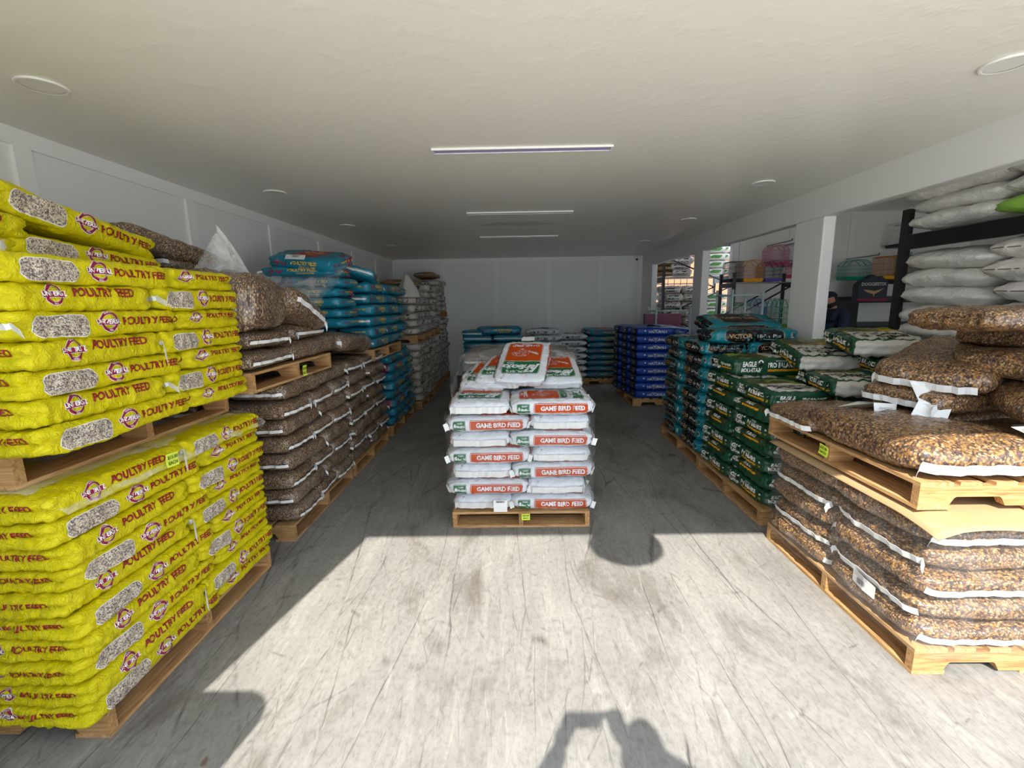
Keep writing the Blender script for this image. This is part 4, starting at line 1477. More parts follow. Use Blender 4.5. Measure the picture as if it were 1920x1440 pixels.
for i in range(8):
    put('teal', (1.78 + 0.03 * (i % 2), 9.45, PH + i * 0.122), 0, (0.74 - 0.04 * (i % 2), 0.46, 0.126), f'turquoise bag, {lay(i, 8)}, facing front at back right', 'bag', G_BT)
    put('teal', (1.78, 9.92, PH + i * 0.122), 0, (0.74, 0.44, 0.126), f'turquoise bag, {lay(i, 8)}, second row at back right', 'bag', G_BT)
    put('teal', (2.35, 9.7, PH + i * 0.122), PI / 2, (0.74, 0.42, 0.126), f'turquoise bag, {lay(i, 8)}, beside right wall at back', 'bag', G_BT)

# ------------------------------------------------------------------ right row
G_E = 'green pro balance dog food bags on the right'
pallet(2.29, 3.75, 0, 'wooden pallet on floor under green dog food bags at right')
side_stack('eagle', 1, 1.80, 3.17, 4.33, PH, 7, 0.125, 'green dog food bag', 'green pallet right', G_E, ends='long', inner='top', bw=0.44, vlay=lambda i: i % 2 + 2 * random.randint(0, 1))
ze = PH + 7 * 0.125
EG = lambda c, rz, d, lab, **k: put('eagle', c, rz, d, lab, 'bag', G_E, jit=0.4, **k)
EG((2.20, 4.10, ze - 0.01), 0.02, (0.70, 0.44, 0.175), 'green dog food bag facing front with large white lettering, upper', var=0)
put('eaglew', (2.42, 3.33, ze - 0.02), -PI / 2 - 0.22, (0.74, 0.44, 0.13), 'green dog food bag lying nearest the seed bags on top', 'bag', G_E, jit=0.4)
put('eaglew', (2.74, 3.38, ze), -PI / 2 - 0.10, (0.74, 0.44, 0.13), 'green dog food bag right of the one nearest seed bags', 'bag', G_E, jit=0.4)
put('eaglew', (2.62, 4.12, ze), -PI / 2 - 0.05, (0.62, 0.40, 0.13), 'green dog food bag at rear right of green pallet top', 'bag', G_E, jit=0.4)
put('eaglew', (2.50, 3.86, ze + 0.125), -PI / 2 - 0.22, (0.78, 0.46, 0.14), 'green dog food bag with white panel, sloping toward the front', 'bag', G_E, jit=0.4, tilt=(0.0, 0.12))
put('eaglew', (2.84, 3.42, ze + 0.12), -PI / 2 - 0.16, (0.76, 0.46, 0.13), 'green dog food bag with white panel under topmost green one', 'bag', G_E, jit=0.4, tilt=(0.03, 0.06))
put('eaglew', (2.73, 3.52, ze + 0.255), -PI / 2 - 0.34, (0.80, 0.48, 0.14), 'green dog food bag topmost by the pillar near white sacks', 'bag', G_E, jit=0.4, tilt=(0.0, 0.06))

G_V = 'teal and black dog food bags on the right'
pallet(2.31, 4.97, 0, 'wooden pallet on floor under teal and black dog food bags')
side_stack('victor', 1, 1.81, 4.38, 5.56, PH, 9, 0.1245, 'teal black dog-food bag', 'teal pallet right', G_V, ends='long', inner='top', bw=0.44)
zv = PH + 9 * 0.1245
VB = lambda c, rz, d, lab, **k: put('victor', c, rz, d, lab, 'bag', G_V, jit=0.4, **k)
VB((2.28, 4.60, zv - 0.01), 0.0, (0.84, 0.46, 0.14), 'teal black dog food bag facing front on top near side', var=0)
VB((2.55, 5.1, zv - 0.02), -PI / 2, (0.7, 0.44, 0.12), 'teal black dog food bag on top, inner far side')
VB((2.40, 5.02, zv + 0.09), 0.05, (0.8, 0.46, 0.13), 'teal black dog food bag highest at rear, label upside down', var=1, tilt=(0.25, 0))

G_N = 'blue dog food bags on the right'
pallet(2.35, 7.72, 0, 'wooden pallet on floor under blue dog food bags')
for i in range(9):
    z = PH + i * 0.125
    for j in range(3):
        y = 7.32 + 0.40 * j
        x = 2.17 - 0.05 * j
        put('blue', (x, y, z), 0, (0.64, 0.40, 0.13), f'blue dog food bag, {lay(i, 9)}, {("front", "middle", "rear")[j]} row, aisle side', 'bag', G_N, var=i % 2)
        if i in (6, 7) or (j == 0 and i < 8):
            put('blue', (x + 0.6, y, z), 0, (0.56, 0.40, 0.13), f'blue dog food bag, {lay(i, 9)}, {("front", "middle", "rear")[j]} row, wall side', 'bag', G_N, var=i % 2)
put('blue', (2.48, 7.55, PH + 8 * 0.125), 0.5, (0.62, 0.42, 0.13), 'blue dog food bag lying loose on top of blue stack', 'bag', G_N, tilt=(0.1, 0.1))

# golden seed bags near right
G_Q = 'clear bags of golden seed mix at right front'
pallet(2.26, 2.375, 0, 'wooden pallet on floor under film wrapped golden seed bags', sx=1.03)
for i in range(5):
    z = PH + i * 0.116
    L = lay(i, 5)
    if i % 2 == 1:
        for j in range(2):
            put('gold', (2.13, 2.08 + 0.59 * j, z), 0, (0.80, 0.60, 0.128), f'golden seed bag, {L}, taped end toward aisle, {("near", "far")[j]}', 'bag', G_Q)
        put('gold', (2.76, 2.1, z), PI / 2, (0.62, 0.5, 0.128), f'golden seed bag, {L}, outer right, near', 'bag', G_Q)
    else:
        for j in range(2):
            for k in range(2):
                if j == 1 and k == 1:
                    continue
                put('gold', (2.0 + 0.56 * k, 2.08 + 0.60 * j, z), PI / 2, (0.60, 0.56, 0.128), f'golden seed bag, {L}, {("near", "far")[j]}, {("aisle column", "right column")[k]}, lower stack', 'bag', G_Q)
zq = PH + 5 * 0.116 + 0.012
# cardboard slip sheet, sagging at its corners
bm = bmesh.new()
NX, NY = 26, 26
gv = {}
for i in range(NX + 1):
    for j in range(NY + 1):
        x = lerp(1.70, 2.95, i / NX)
        y = lerp(1.72, 2.98, j / NY)
        e = max(0, (1.95 - y) / 0.25) ** 1.6
        zz = zq + 0.012 + 0.010 * math.sin(x * 7 + 1) * e - 0.035 * e + 0.02 * math.sin((x - 1.7) * 6.0) * e - 0.02 * max(0, (1.80 - x) / 0.1)
        gv[i, j] = bm.verts.new((x, y, zz))
for i in range(NX):
    for j in range(NY):
        bm.faces.new((gv[i, j], gv[i + 1, j], gv[i + 1, j + 1], gv[i, j + 1])).smooth = True
o = link('cardboard_sheet', bm, 'card')
sd = o.modifiers.new('thick', 'SOLIDIFY')
sd.thickness = 0.004
tag(o, 'brown cardboard sheet between lower seed bags and upper pallet', 'cardboard')
zq2 = zq + 0.02
pallet(2.26, 2.47, zq2, 'wooden pallet raised on cardboard under upper golden seed bags', sx=1.02)
zp = zq2 + PH
Q = lambda c, rz, d, lab, **k: put('gold', c, rz, d, lab, 'bag', G_Q, jit=0.3, **k)
Q((2.12, 2.83, zp - 0.01), 0, (0.84, 0.52, 0.13), 'seed bag on raised pallet, far, long tape hanging toward aisle')
Q((2.03, 2.30, zp - 0.01), PI / 2 - 0.03, (0.86, 0.60, 0.19), 'big seed bag on raised pallet, near aisle, half in sun', var=0)
Q((2.60, 2.20, zp - 0.01), PI / 2, (0.80, 0.56, 0.14), 'seed bag on raised pallet, right of the half sunlit one')
Q((2.62, 2.72, zp + 0.04), 0.1, (0.62, 0.5, 0.13), 'seed bag at rear right of raised pallet, bottom')
Q((2.50, 2.62, zp + 0.165), 0.25, (0.80, 0.46, 0.14), 'seed bag with torn white paper, middle of pile on raised pallet', tilt=(0.02, 0.02))
Q((2.70, 2.25, zp + 0.19), PI / 2 - 0.5, (0.85, 0.52, 0.17), 'seed bag with bar code tag at right edge of pile', tilt=(0.0, -0.05))
Q((2.58, 2.68, zp + 0.33), 0.5, (0.85, 0.52, 0.17), 'large seed bag sloping to aisle, white tape on lower edge', tilt=(0.05, -0.16))
put('goldplain', (2.78, 2.35, zp + 0.37), 0.2, (0.7, 0.5, 0.15), 'seed bag tucked under top one at right edge', 'bag', G_Q)
put('goldplain', (3.0, 2.60, zp + 0.50), 0.15, (0.7, 0.5, 0.14), 'seed bag second from top at right edge of pile', 'bag', G_Q)
put('goldplain', (2.66, 2.42, zp + 0.615), 0.1, (0.92, 0.50, 0.125), 'seed bag topmost of pile, in front of white woven sacks', 'bag', G_Q)

# ------------------------------------------------------------------ stretch film
def film_shell(name, x0, y0, x1, y1, z0, z1, label, matn='film', bulge=0.02, seed=0, top=False, nz=22, layer=0.12):
    bm = bmesh.new()
    per = []
    r = 0.10
    for cx, cy, a0 in ((x1 - r, y0 + r, -PI / 2), (x1 - r, y1 - r, 0), (x0 + r, y1 - r, PI / 2), (x0 + r, y0 + r, PI)):
        for i in range(7):
            a = a0 + i * PI / 12
            per.append((cx + r * math.cos(a), cy + r * math.sin(a), math.cos(a), math.sin(a)))
    P2 = []
    for k, p in enumerate(per):
        q = per[(k + 1) % len(per)]
        d = math.hypot(q[0] - p[0], q[1] - p[1])
        m = max(1, int(d / 0.06))
        for i in range(m):
            t = i / m
            P2.append(tuple(lerp(p[j], q[j], t) for j in range(4)))
    rings = []
    for k in range(nz + 1):
        z = lerp(z0, z1, k / nz)
        ring = []
        for (x, y, nx, ny) in P2:
            d = bulge * (0.5 + 0.5 * math.cos(2 * PI * (z - z0) / layer)) * -0.4 + 0.02 * noise.noise(Vector((x * 4 + seed, y * 4, z * 16))) + 0.008 * noise.noise(Vector((x * 20, y * 20 + seed, z * 30)))
            ring.append(bm.verts.new((x + nx * d, y + ny * d, z + 0.015 * noise.noise(Vector((x * 3, y * 3, seed))))))
        rings.append(ring)
    n = len(P2)
    for A, B in zip(rings, rings[1:]):
        for i in range(n):
            bm.faces.new((A[i], A[(i + 1) % n], B[(i + 1) % n], B[i])).smooth = True
    if top:
        c = bm.verts.new(((x0 + x1) / 2, (y0 + y1) / 2, z1 + 0.06))
        R = rings[-1]
        for i in range(n):
            bm.faces.new((R[i], R[(i + 1) % n], c)).smooth = True
    o = link(name, bm, matn)
    tag(o, label, 'plastic wrap')
    return o


film_shell('stretch_wrap', -0.545, 3.145, 0.565, 4.40, 0.16, 0.86, 'clear stretch film around the game bird feed bags', seed=2)
film_shell('stretch_wrap', 1.705, 1.74, 3.06, 3.0, 0.10, 0.715, 'clear stretch film around lower golden seed bags', seed=5, layer=0.116)
film_shell('stretch_wrap', -0.63, 5.02, 0.68, 6.28, 0.12, 1.10, 'clear stretch film over brown seed pallet behind centre pile', 'filmhazy', seed=9, top=True, layer=0.138)


def drape(name, x0, x1, y0, y1, zf, label, matn='filmhazy', nx=24, ny=30):
    bm = bmesh.new()
    g = {}
    for i in range(nx + 1):
        for j in range(ny + 1):
            x, y = lerp(x0, x1, i / nx), lerp(y0, y1, j / ny)
            g[i, j] = bm.verts.new(zf(x, y, i / nx, j / ny))
    for i in range(nx):
        for j in range(ny):
            bm.faces.new((g[i, j], g[i + 1, j], g[i + 1, j + 1], g[i, j + 1])).smooth = True
    o = link(name, bm, matn)
    tag(o, label, 'plastic wrap')
    return o


def zf1(x, y, a, b):
    e = max(0, a - 0.80) / 0.20
    z = 1.042 + 0.006 * noise.noise(Vector((x * 9, y * 9, 0))) - 0.075 * e ** 1.3
    x2 = x - 0.0
    return (x2 + 0.02 * noise.noise(Vector((1, y * 9, z))) * (1 + e), y, z + 0.018 * e * noise.noise(Vector((x * 5, y * 12, 3))))


drape('plastic_sheet', -2.3, -1.55, 1.44, 2.68, zf1, 'hazy plastic hanging over top of lower yellow bags')


def zf2(x, y, a, b):
    e = max(0, b - 0.0)
    front = max(0, 0.35 - b) / 0.35
    z = 2.03 + 0.03 * math.sin(a * 3.1) - 0.40 * front ** 1.2 * (0.3 + 0.7 * math.sin(a * PI)) + 0.03 * noise.noise(Vector((x * 8, y * 6, 2)))
    return (x + 0.03 * noise.noise(Vector((x * 4, y * 4, z * 8))), y - 0.05 * front, z)


drape('plastic_sheet', -2.38, -1.60, 4.28, 4.75, zf2, 'hazy plastic draped over turquoise bags under the topmost one')
# torn film flap at left of wrapped pallet
bm = bmesh.new()
g = {}
for i in range(9):
    for j in range(22):
        a, b = i / 8, j / 21
        x = -0.62 - 0.20 * b ** 0.7 + 0.05 * math.sin(b * 9 + a * 2) * b
        y = 5.05 + 0.22 * a + 0.05 * math.sin(b * 12 + a * 5)
        z = 1.08 - 0.62 * b ** 1.3 - 0.1 * a * b + 0.02 * math.sin(b * 20 + a * 4)
        g[i, j] = bm.verts.new((x + 0.03 * a, y, z))
for i in range(8):
    for j in range(21):
        bm.faces.new((g[i, j], g[i + 1, j], g[i + 1, j + 1], g[i, j + 1])).smooth = True
tag(link('plastic_sheet', bm, 'filmhazy'), 'torn film strip hanging left of wrapped seed pallet', 'plastic wrap')

# ------------------------------------------------------------------ paper tags and price notes


def price_note(loc, rot, lines, label, w=0.06, h=0.05):
    r = empty('price_note', loc, rot)
    tag(r, label, 'price tag')
    bm = bmesh.new()
    n = 6
    g = {}
    for i in range(n + 1):
        for j in range(n + 1):
            u, v = (i / n - .5) * w, (j / n - .5) * h
            g[i, j] = bm.verts.new((u, -0.004 * (0.5 - j / n) ** 2 * 4, v))
    for i in range(n):
        for j in range(n):
            bm.faces.new((g[i, j], g[i + 1, j], g[i + 1, j + 1], g[i, j + 1]))
    p = link('note_paper', bm, 'sticky', r)
    p.modifiers.new('t', 'SOLIDIFY').thickness = 0.0006
    bm = bmesh.new()
    for k, s_ in enumerate(lines):
        flat_text(bm, s_, h * 0.34, (0, -0.0048, h * (0.2 - 0.42 * k)), (1, 0, 0), (0, 0, 1), offset=0.02)
    link('handwriting', bm, 'ink', r)
    return r


price_note((0.045, 3.115, 0.108), (0.05, 0, 0), ['$26.00', 'EACH'], 'yellow handwritten price note on centre pallet')
price_note((1.722, 2.47, zq2 + 0.075), (0, 0.10, -PI / 2), ['$35.00', 'EACH'], 'yellow handwritten price note on raised right pallet', 0.075, 0.06)
price_note((-1.535, 1.90, 1.0), (-0.05, 0.08, PI / 2), ['$15.00', 'EACH'], 'yellow handwritten price note on plastic above lower yellow bags', 0.07, 0.06)
price_note((-1.565, 3.28, ZS + 0.06), (0, 0, PI / 2), ['$24.00', 'EACH'], 'yellow handwritten price note on raised seed pallet', 0.06, 0.075)


def paper_tag(pts, label, bars=None, matn='tape', name='paper_tag'):
    """folded paper strip through a list of (left,right) point pairs"""
    bm = bmesh.new()
    prev = None
    for a, b in pts:
        cur = (bm.verts.new(a), bm.verts.new(b))
        if prev:
            bm.faces.new((prev[0], prev[1], cur[1], cur[0]))
        prev = cur
    r = empty(name, (0, 0, 0))
    tag(r, label, 'tag')
    # move origin to the tag
    c = sum((v.co for v in bm.verts), Vector()) / len(bm.verts)
    for v in bm.verts:
        v.co -= c
    r.location = c
    o = link('paper', bm, matn, r)
    o.modifiers.new('t', 'SOLIDIFY').thickness = 0.0008
    if bars:
        (ox, oy, oz), rt, up, w, h = bars
        bm = bmesh.new()
        ov = Vector((ox, oy, oz)) - c
        rt, up = Vector(rt).normalized(), Vector(up).normalized()
        rnd = random.Random(5)
        x = -w / 2

        def q(x0, x1, y0, y1):
            bm.faces.new([bm.verts.new(ov + rt * x_ + up * y_) for x_, y_ in ((x0, y0), (x1, y0), (x1, y1), (x0, y1))])
        while x < w / 2:
            t = rnd.choice((0.0012, 0.002, 0.003))
            q(x, x + t, -h / 2, h / 2)
            x += t + rnd.choice((0.0012, 0.002))
        for k in range(4):
            q(-w * 0.9, -w * 0.9 + w * 1.7, h * (0.75 + 0.22 * k), h * (0.80 + 0.22 * k))
        link('bar_code', bm, 'charcoal', r)
    return r


paper_tag([((1.90, 2.66, zp + 0.155), (2.12, 2.78, zp + 0.16)), ((1.99, 2.50, zp + 0.215), (2.12, 2.50, zp + 0.205)), ((1.985, 2.48, zp + 0.16), (2.105, 2.48, zp + 0.15))],
          'white paper tag with bar code on far seed bag', ((2.045, 2.474, zp + 0.165), (1, 0, -0.08), (0, 0.1, 1), 0.045, 0.018))
paper_tag([((2.17, 2.50, zp + 0.34), (2.33, 2.44, zp + 0.33)), ((2.13, 2.38, zp + 0.25), (2.28, 2.34, zp + 0.24)), ((2.06, 2.34, zp + 0.17), (2.22, 2.30, zp + 0.165))], 'torn white paper flap hanging from middle seed bag')
paper_tag([((2.22, 2.00, zp + 0.21), (2.26, 1.94, zp + 0.18)), ((2.28, 1.99, zp + 0.215), (2.34, 1.93, zp + 0.18)), ((2.50, 1.92, zp + 0.21), (2.52, 1.84, zp + 0.19))],
          'white paper tag with bar code at right edge seed bag', ((2.255, 1.965, zp + 0.205), (1, -0.1, 0.05), (-0.3, 0.6, 0.6), 0.04, 0.02))
paper_tag([((1.725, 2.16, 0.285), (1.725, 2.16, 0.215)), ((1.715, 2.08, 0.28), (1.715, 2.08, 0.21)), ((1.722, 2.01, 0.27), (1.722, 2.01, 0.205))],
          'white bar code label on lower seed bags facing aisle', ((1.712, 2.09, 0.245), (0, -1, 0), (0, 0, 1), 0.05, 0.03))
paper_tag([((-0.09, 3.11, 0.245), (-0.19, 3.11, 0.245)), ((-0.09, 3.105, 0.19), (-0.19, 3.105, 0.19)), ((-0.09, 3.11, 0.15), (-0.19, 3.11, 0.15))],
          'white bar code label at front left of centre pallet', ((-0.14, 3.10, 0.232), (1, 0, 0), (0, 0, 1), 0.06, 0.014))
paper_tag([((0.05, 4.09, zg + 0.385), (0.16, 4.08, zg + 0.385)), ((0.035, 4.0, zg + 0.36), (0.15, 3.99, zg + 0.36))], 'white sticker on topmost game bird feed bag')
paper_tag([((-2.12, 4.30, 2.135), (-1.94, 4.30, 2.125)), ((-2.11, 4.245, 2.09), (-1.93, 4.245, 2.08))], 'white tag on topmost turquoise bag', ((-2.02, 4.268, 2.113), (1, 0, -0.05), (0, 1, 0.9), 0.06, 0.02))

# ------------------------------------------------------------------ ceiling fittings
M['lens'] = mat('frosted lamp lens', 'edeae6', 0.35)
M['lavender'] = mat('lavender lamp lens', 'a79fd0', 0.4)
M['dark'] = mat('black powder coated steel', '0c0c0e', 0.4)
M['chrome'] = mat('bare metal', '8c8f92', 0.3, metal=1)
k = 0
for side, xs in (('left', -2.15), ('right', 2.19)):
    for y, w in ((2.25, 'nearest opening'), (4.27, 'second from opening'), (6.03, 'third from opening'), (8.06, 'farthest from opening')):
        r = empty('recessed_light', (xs, y, HC))
        tag(r, f'round white recessed ceiling light, {side} row, {w}', 'ceiling light', 'recessed ceiling lights')
        bm = bmesh.new()
        lathe(bm, [(0.078, 0), (0.095, -0.001), (0.097, -0.006), (0.090, -0.011), (0.078, -0.007)], 32, cap=False)
        link('trim_ring', bm, 'trim', r, smooth=True)
        bm = bmesh.new()
        lathe(bm, [(0.0005, -0.004), (0.079, -0.004), (0.079, -0.001), (0.0005, -0.001)], 32)
        link('lens', bm, 'lens', r)
for y, w in ((3.25, 'nearest'), (5.39, 'middle'), (7.25, 'farthest')):
    r = empty('linear_light', (0.05, y, HC))
    tag(r, f'long white linear ceiling light across the room, {w}', 'ceiling light', 'linear ceiling lights')
    link('housing', boxes((-0.60, -0.045, -0.012, 0.60, -0.033, 0), (-0.60, 0.033, -0.012, 0.60, 0.045, 0), (-0.60, -0.033, -0.012, -0.588, 0.033, 0), (0.588, -0.033, -0.012, 0.60, 0.033, 0)), 'trim', r)
    link('lens', boxes((-0.588, -0.033, -0.008, 0.588, 0.033, -0.001)), 'lavender', r)
# scuffed patch on the ceiling
bm = bmesh.new()
pts = []
for i in range(26):
    a = 2 * PI * i / 26
    pts.append((0.02 + 0.45 * math.cos(a) * (1 + 0.2 * math.sin(3 * a)), 6.13 + 0.14 * math.sin(a) * (1 + 0.3 * math.sin(5 * a + 1))))
f0 = [bm.verts.new((x, y, HC - 0.0015)) for x, y in pts]
bm.faces.new(f0[::-1])
struct(link('trim_4', bm, mat('rough unpainted plaster patch', 'd6d4cf', 0.9)))
# security camera
r = empty('security_camera', (2.70, YB - 0.06, 2.615))
tag(r, 'small white security camera at top right corner of back wall', 'camera')
link('mount', boxes((-0.035, -0.02, 0.02, 0.035, 0.06, 0.045)), 'trim', r)
bm = bmesh.new()
lathe(bm, [(0.03, 0.02), (0.042, 0.0), (0.042, -0.03), (0.03, -0.045), (0.012, -0.05)], 20)
link('housing', bm, 'trim', r, smooth=True)
bm = bmesh.new()
bmesh.ops.create_uvsphere(bm, u_segments=16, v_segments=10, radius=0.026, matrix=Matrix.Translation((0, -0.025, -0.03)))
link('lens', bm, 'dark', r, smooth=True)

# ------------------------------------------------------------------ racks with white woven sacks (right opening)


def rack(x0, x1, y0, y1, H, levels, label, slots=True, thick=0.075, beam=0.11, mid=()):
    r = empty('storage_rack', (0, 0, 0))
    tag(r, label, 'shelving')
    for x in (x0, x1):
        for y in (y0, y1) + tuple(mid):
            bm = bmesh.new()
            box(bm, x - 0.02, y - thick / 2, 0, x + 0.02, y + thick / 2, H)
            link('upright', bm, 'dark', r)
    for y in (y0, y1):
        bm = bmesh.new()
        zz = 0.15
        a = True
        while zz + 0.6 < H:
            tube(bm, [(x0 if a else x1, y, zz), (x1 if a else x0, y, zz + 0.6)], 0.014, 6)
            zz += 0.6
            a = not a
        link('brace', bm, 'dark', r)
    for z_ in levels:
        link('beam', boxes((x0 - 0.025, y0, z_ - beam, x0 + 0.02, y1, z_)), 'dark', r)
        link('beam', boxes((x1 - 0.02, y0, z_ - beam, x1 + 0.025, y1, z_)), 'dark', r)
        bm = bmesh.new()
        yy = y0 + 0.05
        while yy < y1:
            box(bm, x0, yy - 0.003, z_, x1, yy + 0.003, z_ + 0.006)
            yy += 0.075
        xx = x0
        while xx <= x1 + 0.01:
            box(bm, xx - 0.003, y0, z_ + 0.004, xx + 0.003, y1, z_ + 0.009)
            xx += 0.15
        link('wire_deck', bm, 'chrome', r)
    return r


rack(3.22, 4.28, 1.25, 3.93, 2.36, (0.45, 1.28, 2.15), 'black steel pallet rack loaded with white woven sacks at right', mid=(2.59,))
G_WV = 'white woven sacks on the black rack'
for i in range(5):
    for j, yc in enumerate((3.60, 2.86, 2.12)):
        xx = 3.49 + random.uniform(-.02, .03)
        put('woven', (xx, yc + random.uniform(-.03, .03), 1.29 + i * 0.139 + (0.02 if j else 0)), -PI / 2, (0.84, 0.60, 0.185), f'white woven sack, middle shelf, {("bottom", "second up", "third up", "fourth up", "top")[i]}, {("far end", "middle", "near end")[j]} column', 'sack', G_WV, tilt=(0, random.uniform(-.05, .05)), var=(0, 1, 1)[j] if i % 2 else (2, 1, 0)[j])
for i in range(3):
    for j, yc in enumerate((3.58, 2.84)):
        if i == 0 and j == 1:
            put('lime', (3.47, yc, 2.165 + i * 0.10), -PI / 2, (0.84, 0.60, 0.14), 'lime green woven sack on top shelf among white sacks', 'sack')
            continue
        put('woven', (3.49, yc, 2.165 + i * 0.115 + (0.03 if j and i == 2 else 0)), -PI / 2 + (0.1 if i == 2 else 0), (0.86, 0.60, 0.165), f'white woven sack, top shelf, {("bottom", "middle", "top")[i]}, {("far end", "near end")[j]} column', 'sack', G_WV, tilt=(0, -0.06 if i == 2 else 0), var=(0, 1)[j] if i != 1 else 2)

# rack of feed bags seen through the rear doorway
rack(3.05, 4.50, 9.65, 9.65 + 0.95, 2.6, (0.35, 2.14), 'black steel rack loaded with feed bags beyond the rear openings')
bm = bmesh.new()
G_R = 'feed bags on the rack beyond the rear openings'
for i in range(10):
    for j in range(2):
        put('grey', (3.27 + 0.44 * j, 10.0, 0.36 + i * 0.16), PI / 2, (0.7, 0.44, 0.165), f'grey feed bag, rear rack lower shelf, {lay(i, 10)}, {("left", "middle")[j]} column', 'bag', G_R)
    if i < 9:
        put('greenband', (4.16, 10.0, 0.36 + i * 0.16), PI / 2, (0.7, 0.56, 0.165), f'white bag with green band, rear rack lower shelf, {lay(i, 9)}', 'bag', G_R)
for i in range(4):
    put('kraft', (3.15, 10.05, 2.16 + i * 0.11), PI / 2 + 0.3, (0.6, 0.34, 0.12), f'kraft brown bag, rear rack top shelf, {lay(i, 4)}', 'bag', G_R)
    put('grey', (3.5, 10.0, 2.16 + i * 0.12), PI / 2 - 0.2, (0.65, 0.42, 0.145), f'grey feed bag, rear rack top shelf, {lay(i, 4)}, middle', 'bag', G_R)
    put('greenband', (4.16, 10.0, 2.16 + i * 0.15), PI / 2, (0.7, 0.56, 0.16), f'white bag with green band, rear rack top shelf, {lay(i, 4)}', 'bag', G_R)

# ------------------------------------------------------------------ bird cages
M['w_pink'] = mat('pink cage wire', 'd07a9a', 0.4)
M['w_white'] = mat('white cage wire', 'c9cfd2', 0.4)
M['w_teal'] = mat('teal cage wire', '3c8f8b', 0.4)
M['w_orange'] = mat('orange cage wire', 'c8812f', 0.4)
M['w_green'] = mat('green cage wire', '5da06a', 0.4)
M['w_blue'] = mat('blue cage wire', '3f7fb5', 0.4)
M['w_black'] = mat('black cage wire', '26282b', 0.4)
for nme, c in (('t_pink', 'e0468c'), ('t_orange', 'e8a01c'), ('t_green', '0f9a72'), ('t_blue', '2c86c8'), ('t_purple', '5a4a9c'), ('t_black', '17181a'), ('t_lime', '69b52c')):
    M[nme] = mat('plastic tray ' + nme[2:], c, 0.4)


def cage(x, y, z, w, d, h, wire, tray, label, arch=True, group='bird cages in the side room', ring=True, sp=0.016, rz=0.0):
    r = empty('bird_cage', (x, y, z), (0, 0, rz))
    tag(r, label, 'bird cage', group)
    bm = bmesh.new()
    th = 0.055
    a = [bm.verts.new(p) for p in ((-w / 2 + .02, -d / 2 + .02, 0), (w / 2 - .02, -d / 2 + .02, 0), (w / 2 - .02, d / 2 - .02, 0), (-w / 2 + .02, d / 2 - .02, 0))]
    b = [bm.verts.new(p) for p in ((-w / 2, -d / 2, th), (w / 2, -d / 2, th), (w / 2, d / 2, th), (-w / 2, d / 2, th))]
    bm.faces.new(a[::-1])
    for i in range(4):
        bm.faces.new((a[i], a[(i + 1) % 4], b[(i + 1) % 4], b[i]))
    bm.faces.new(b)
    link('tray', bm, tray, r)
    bm = bmesh.new()
    e = 0.0011
    wa, da = w / 2 - 0.008, d / 2 - 0.008

    def top(xx):
        return h - (0.0 if not arch else (abs(xx) / wa) ** 3 * h * 0.28)

    def bar(p, q, t=e):
        p, q = Vector(p), Vector(q)
        box(bm, min(p.x, q.x) - t, min(p.y, q.y) - t, min(p.z, q.z) - t, max(p.x, q.x) + t, max(p.y, q.y) + t, max(p.z, q.z) + t)
    n = int(w / sp)
    for i in range(n + 1):
        xx = lerp(-wa, wa, i / n)
        for yy in (-da, da):
            bar((xx, yy, th), (xx, yy, top(xx)))
        if i < n:
            x2 = lerp(-wa, wa, (i + 1) / n)
            for yy in (-da, 0, da):
                bar((xx, yy, top(xx)), (x2, yy, top(x2)))
        bar((xx, -da, top(xx)), (xx, da, top(xx)))
    m = int(d / sp)
    for i in range(m + 1):
        yy = lerp(-da, da, i / m)
        for xx in (-wa, wa):
            bar((xx, yy, th), (xx, yy, top(xx)))
    for k in range(4):
        zz = lerp(th, top(wa), k / 3)
        for yy in (-da, da):
            bar((-wa, yy, zz), (wa, yy, zz), 0.0022)
        for xx in (-wa, wa):
            bar((xx, -da, zz), (xx, da, zz), 0.0022)
    link('wire_frame', bm, wire, r)
    if ring:
        bm = bmesh.new()
        tube(bm, [(0.045 * math.cos(t_ * PI / 8), 0, h * 0.62 + 0.055 * math.sin(t_ * PI / 8)) for t_ in range(16)], 0.004, 6, closed=True)
        tube(bm, [(0, 0, h * 0.62 + 0.055), (0, 0, h)], 0.002, 5)
        link('swing', bm, 'pale', r)
        bm = bmesh.new()
        tube(bm, [(-wa, 0, h * 0.35), (wa, 0, h * 0.35)], 0.006, 6)
        link('perch', bm, 'pale', r)
    return r


# wall hooks and hanging cages
def arm_rod(x, z, y0, y1, label):
    bm = bmesh.new()
    tube(bm, [(x, y0, z), (x, y1, z)], 0.009, 8)
    tube(bm, [(x, y0, z), (x, y0 - 0.001, z + 0.03)], 0.012, 8)
    tag(link('display_rod', bm, 'chrome'), label, 'rod')


YC = 8.65
cage(4.75, YC - 0.02, 2.26, 0.36, 0.3, 0.36, 'w_pink', 't_pink', 'pink wire bird cage hanging highest at left of side room wall')
cage(5.12, YC, 2.24, 0.34, 0.28, 0.38, 'w_white', 't_black', 'pale wire bird cage hanging beside the highest pink one', arch=False)
cage(5.02, YC - 0.35, 2.02, 0.40, 0.30, 0.32, 'w_pink', 't_pink', 'pink wire bird cage hanging lower, in front of black tray cages')
cage(6.22, YC, 1.98, 0.44, 0.30, 0.36, 'w_teal', 't_green', 'teal wire bird cage with green tray right of the pillar')
cage(6.80, YC - 0.1, 1.98, 0.46, 0.32, 0.40, 'w_orange', 't_orange', 'orange wire bird cage with yellow tray right of the pillar', arch=False)
cage(7.28, YC, 2.02, 0.44, 0.32, 0.38, 'w_teal', 't_blue', 'teal wire bird cage with blue tray beside the orange one', arch=False)
cage(6.85, YC, 1.90, 0.50, 0.34, 0.10, 'w_black', 't_black', 'low black cage tray hanging under the orange cage', arch=False, ring=False)
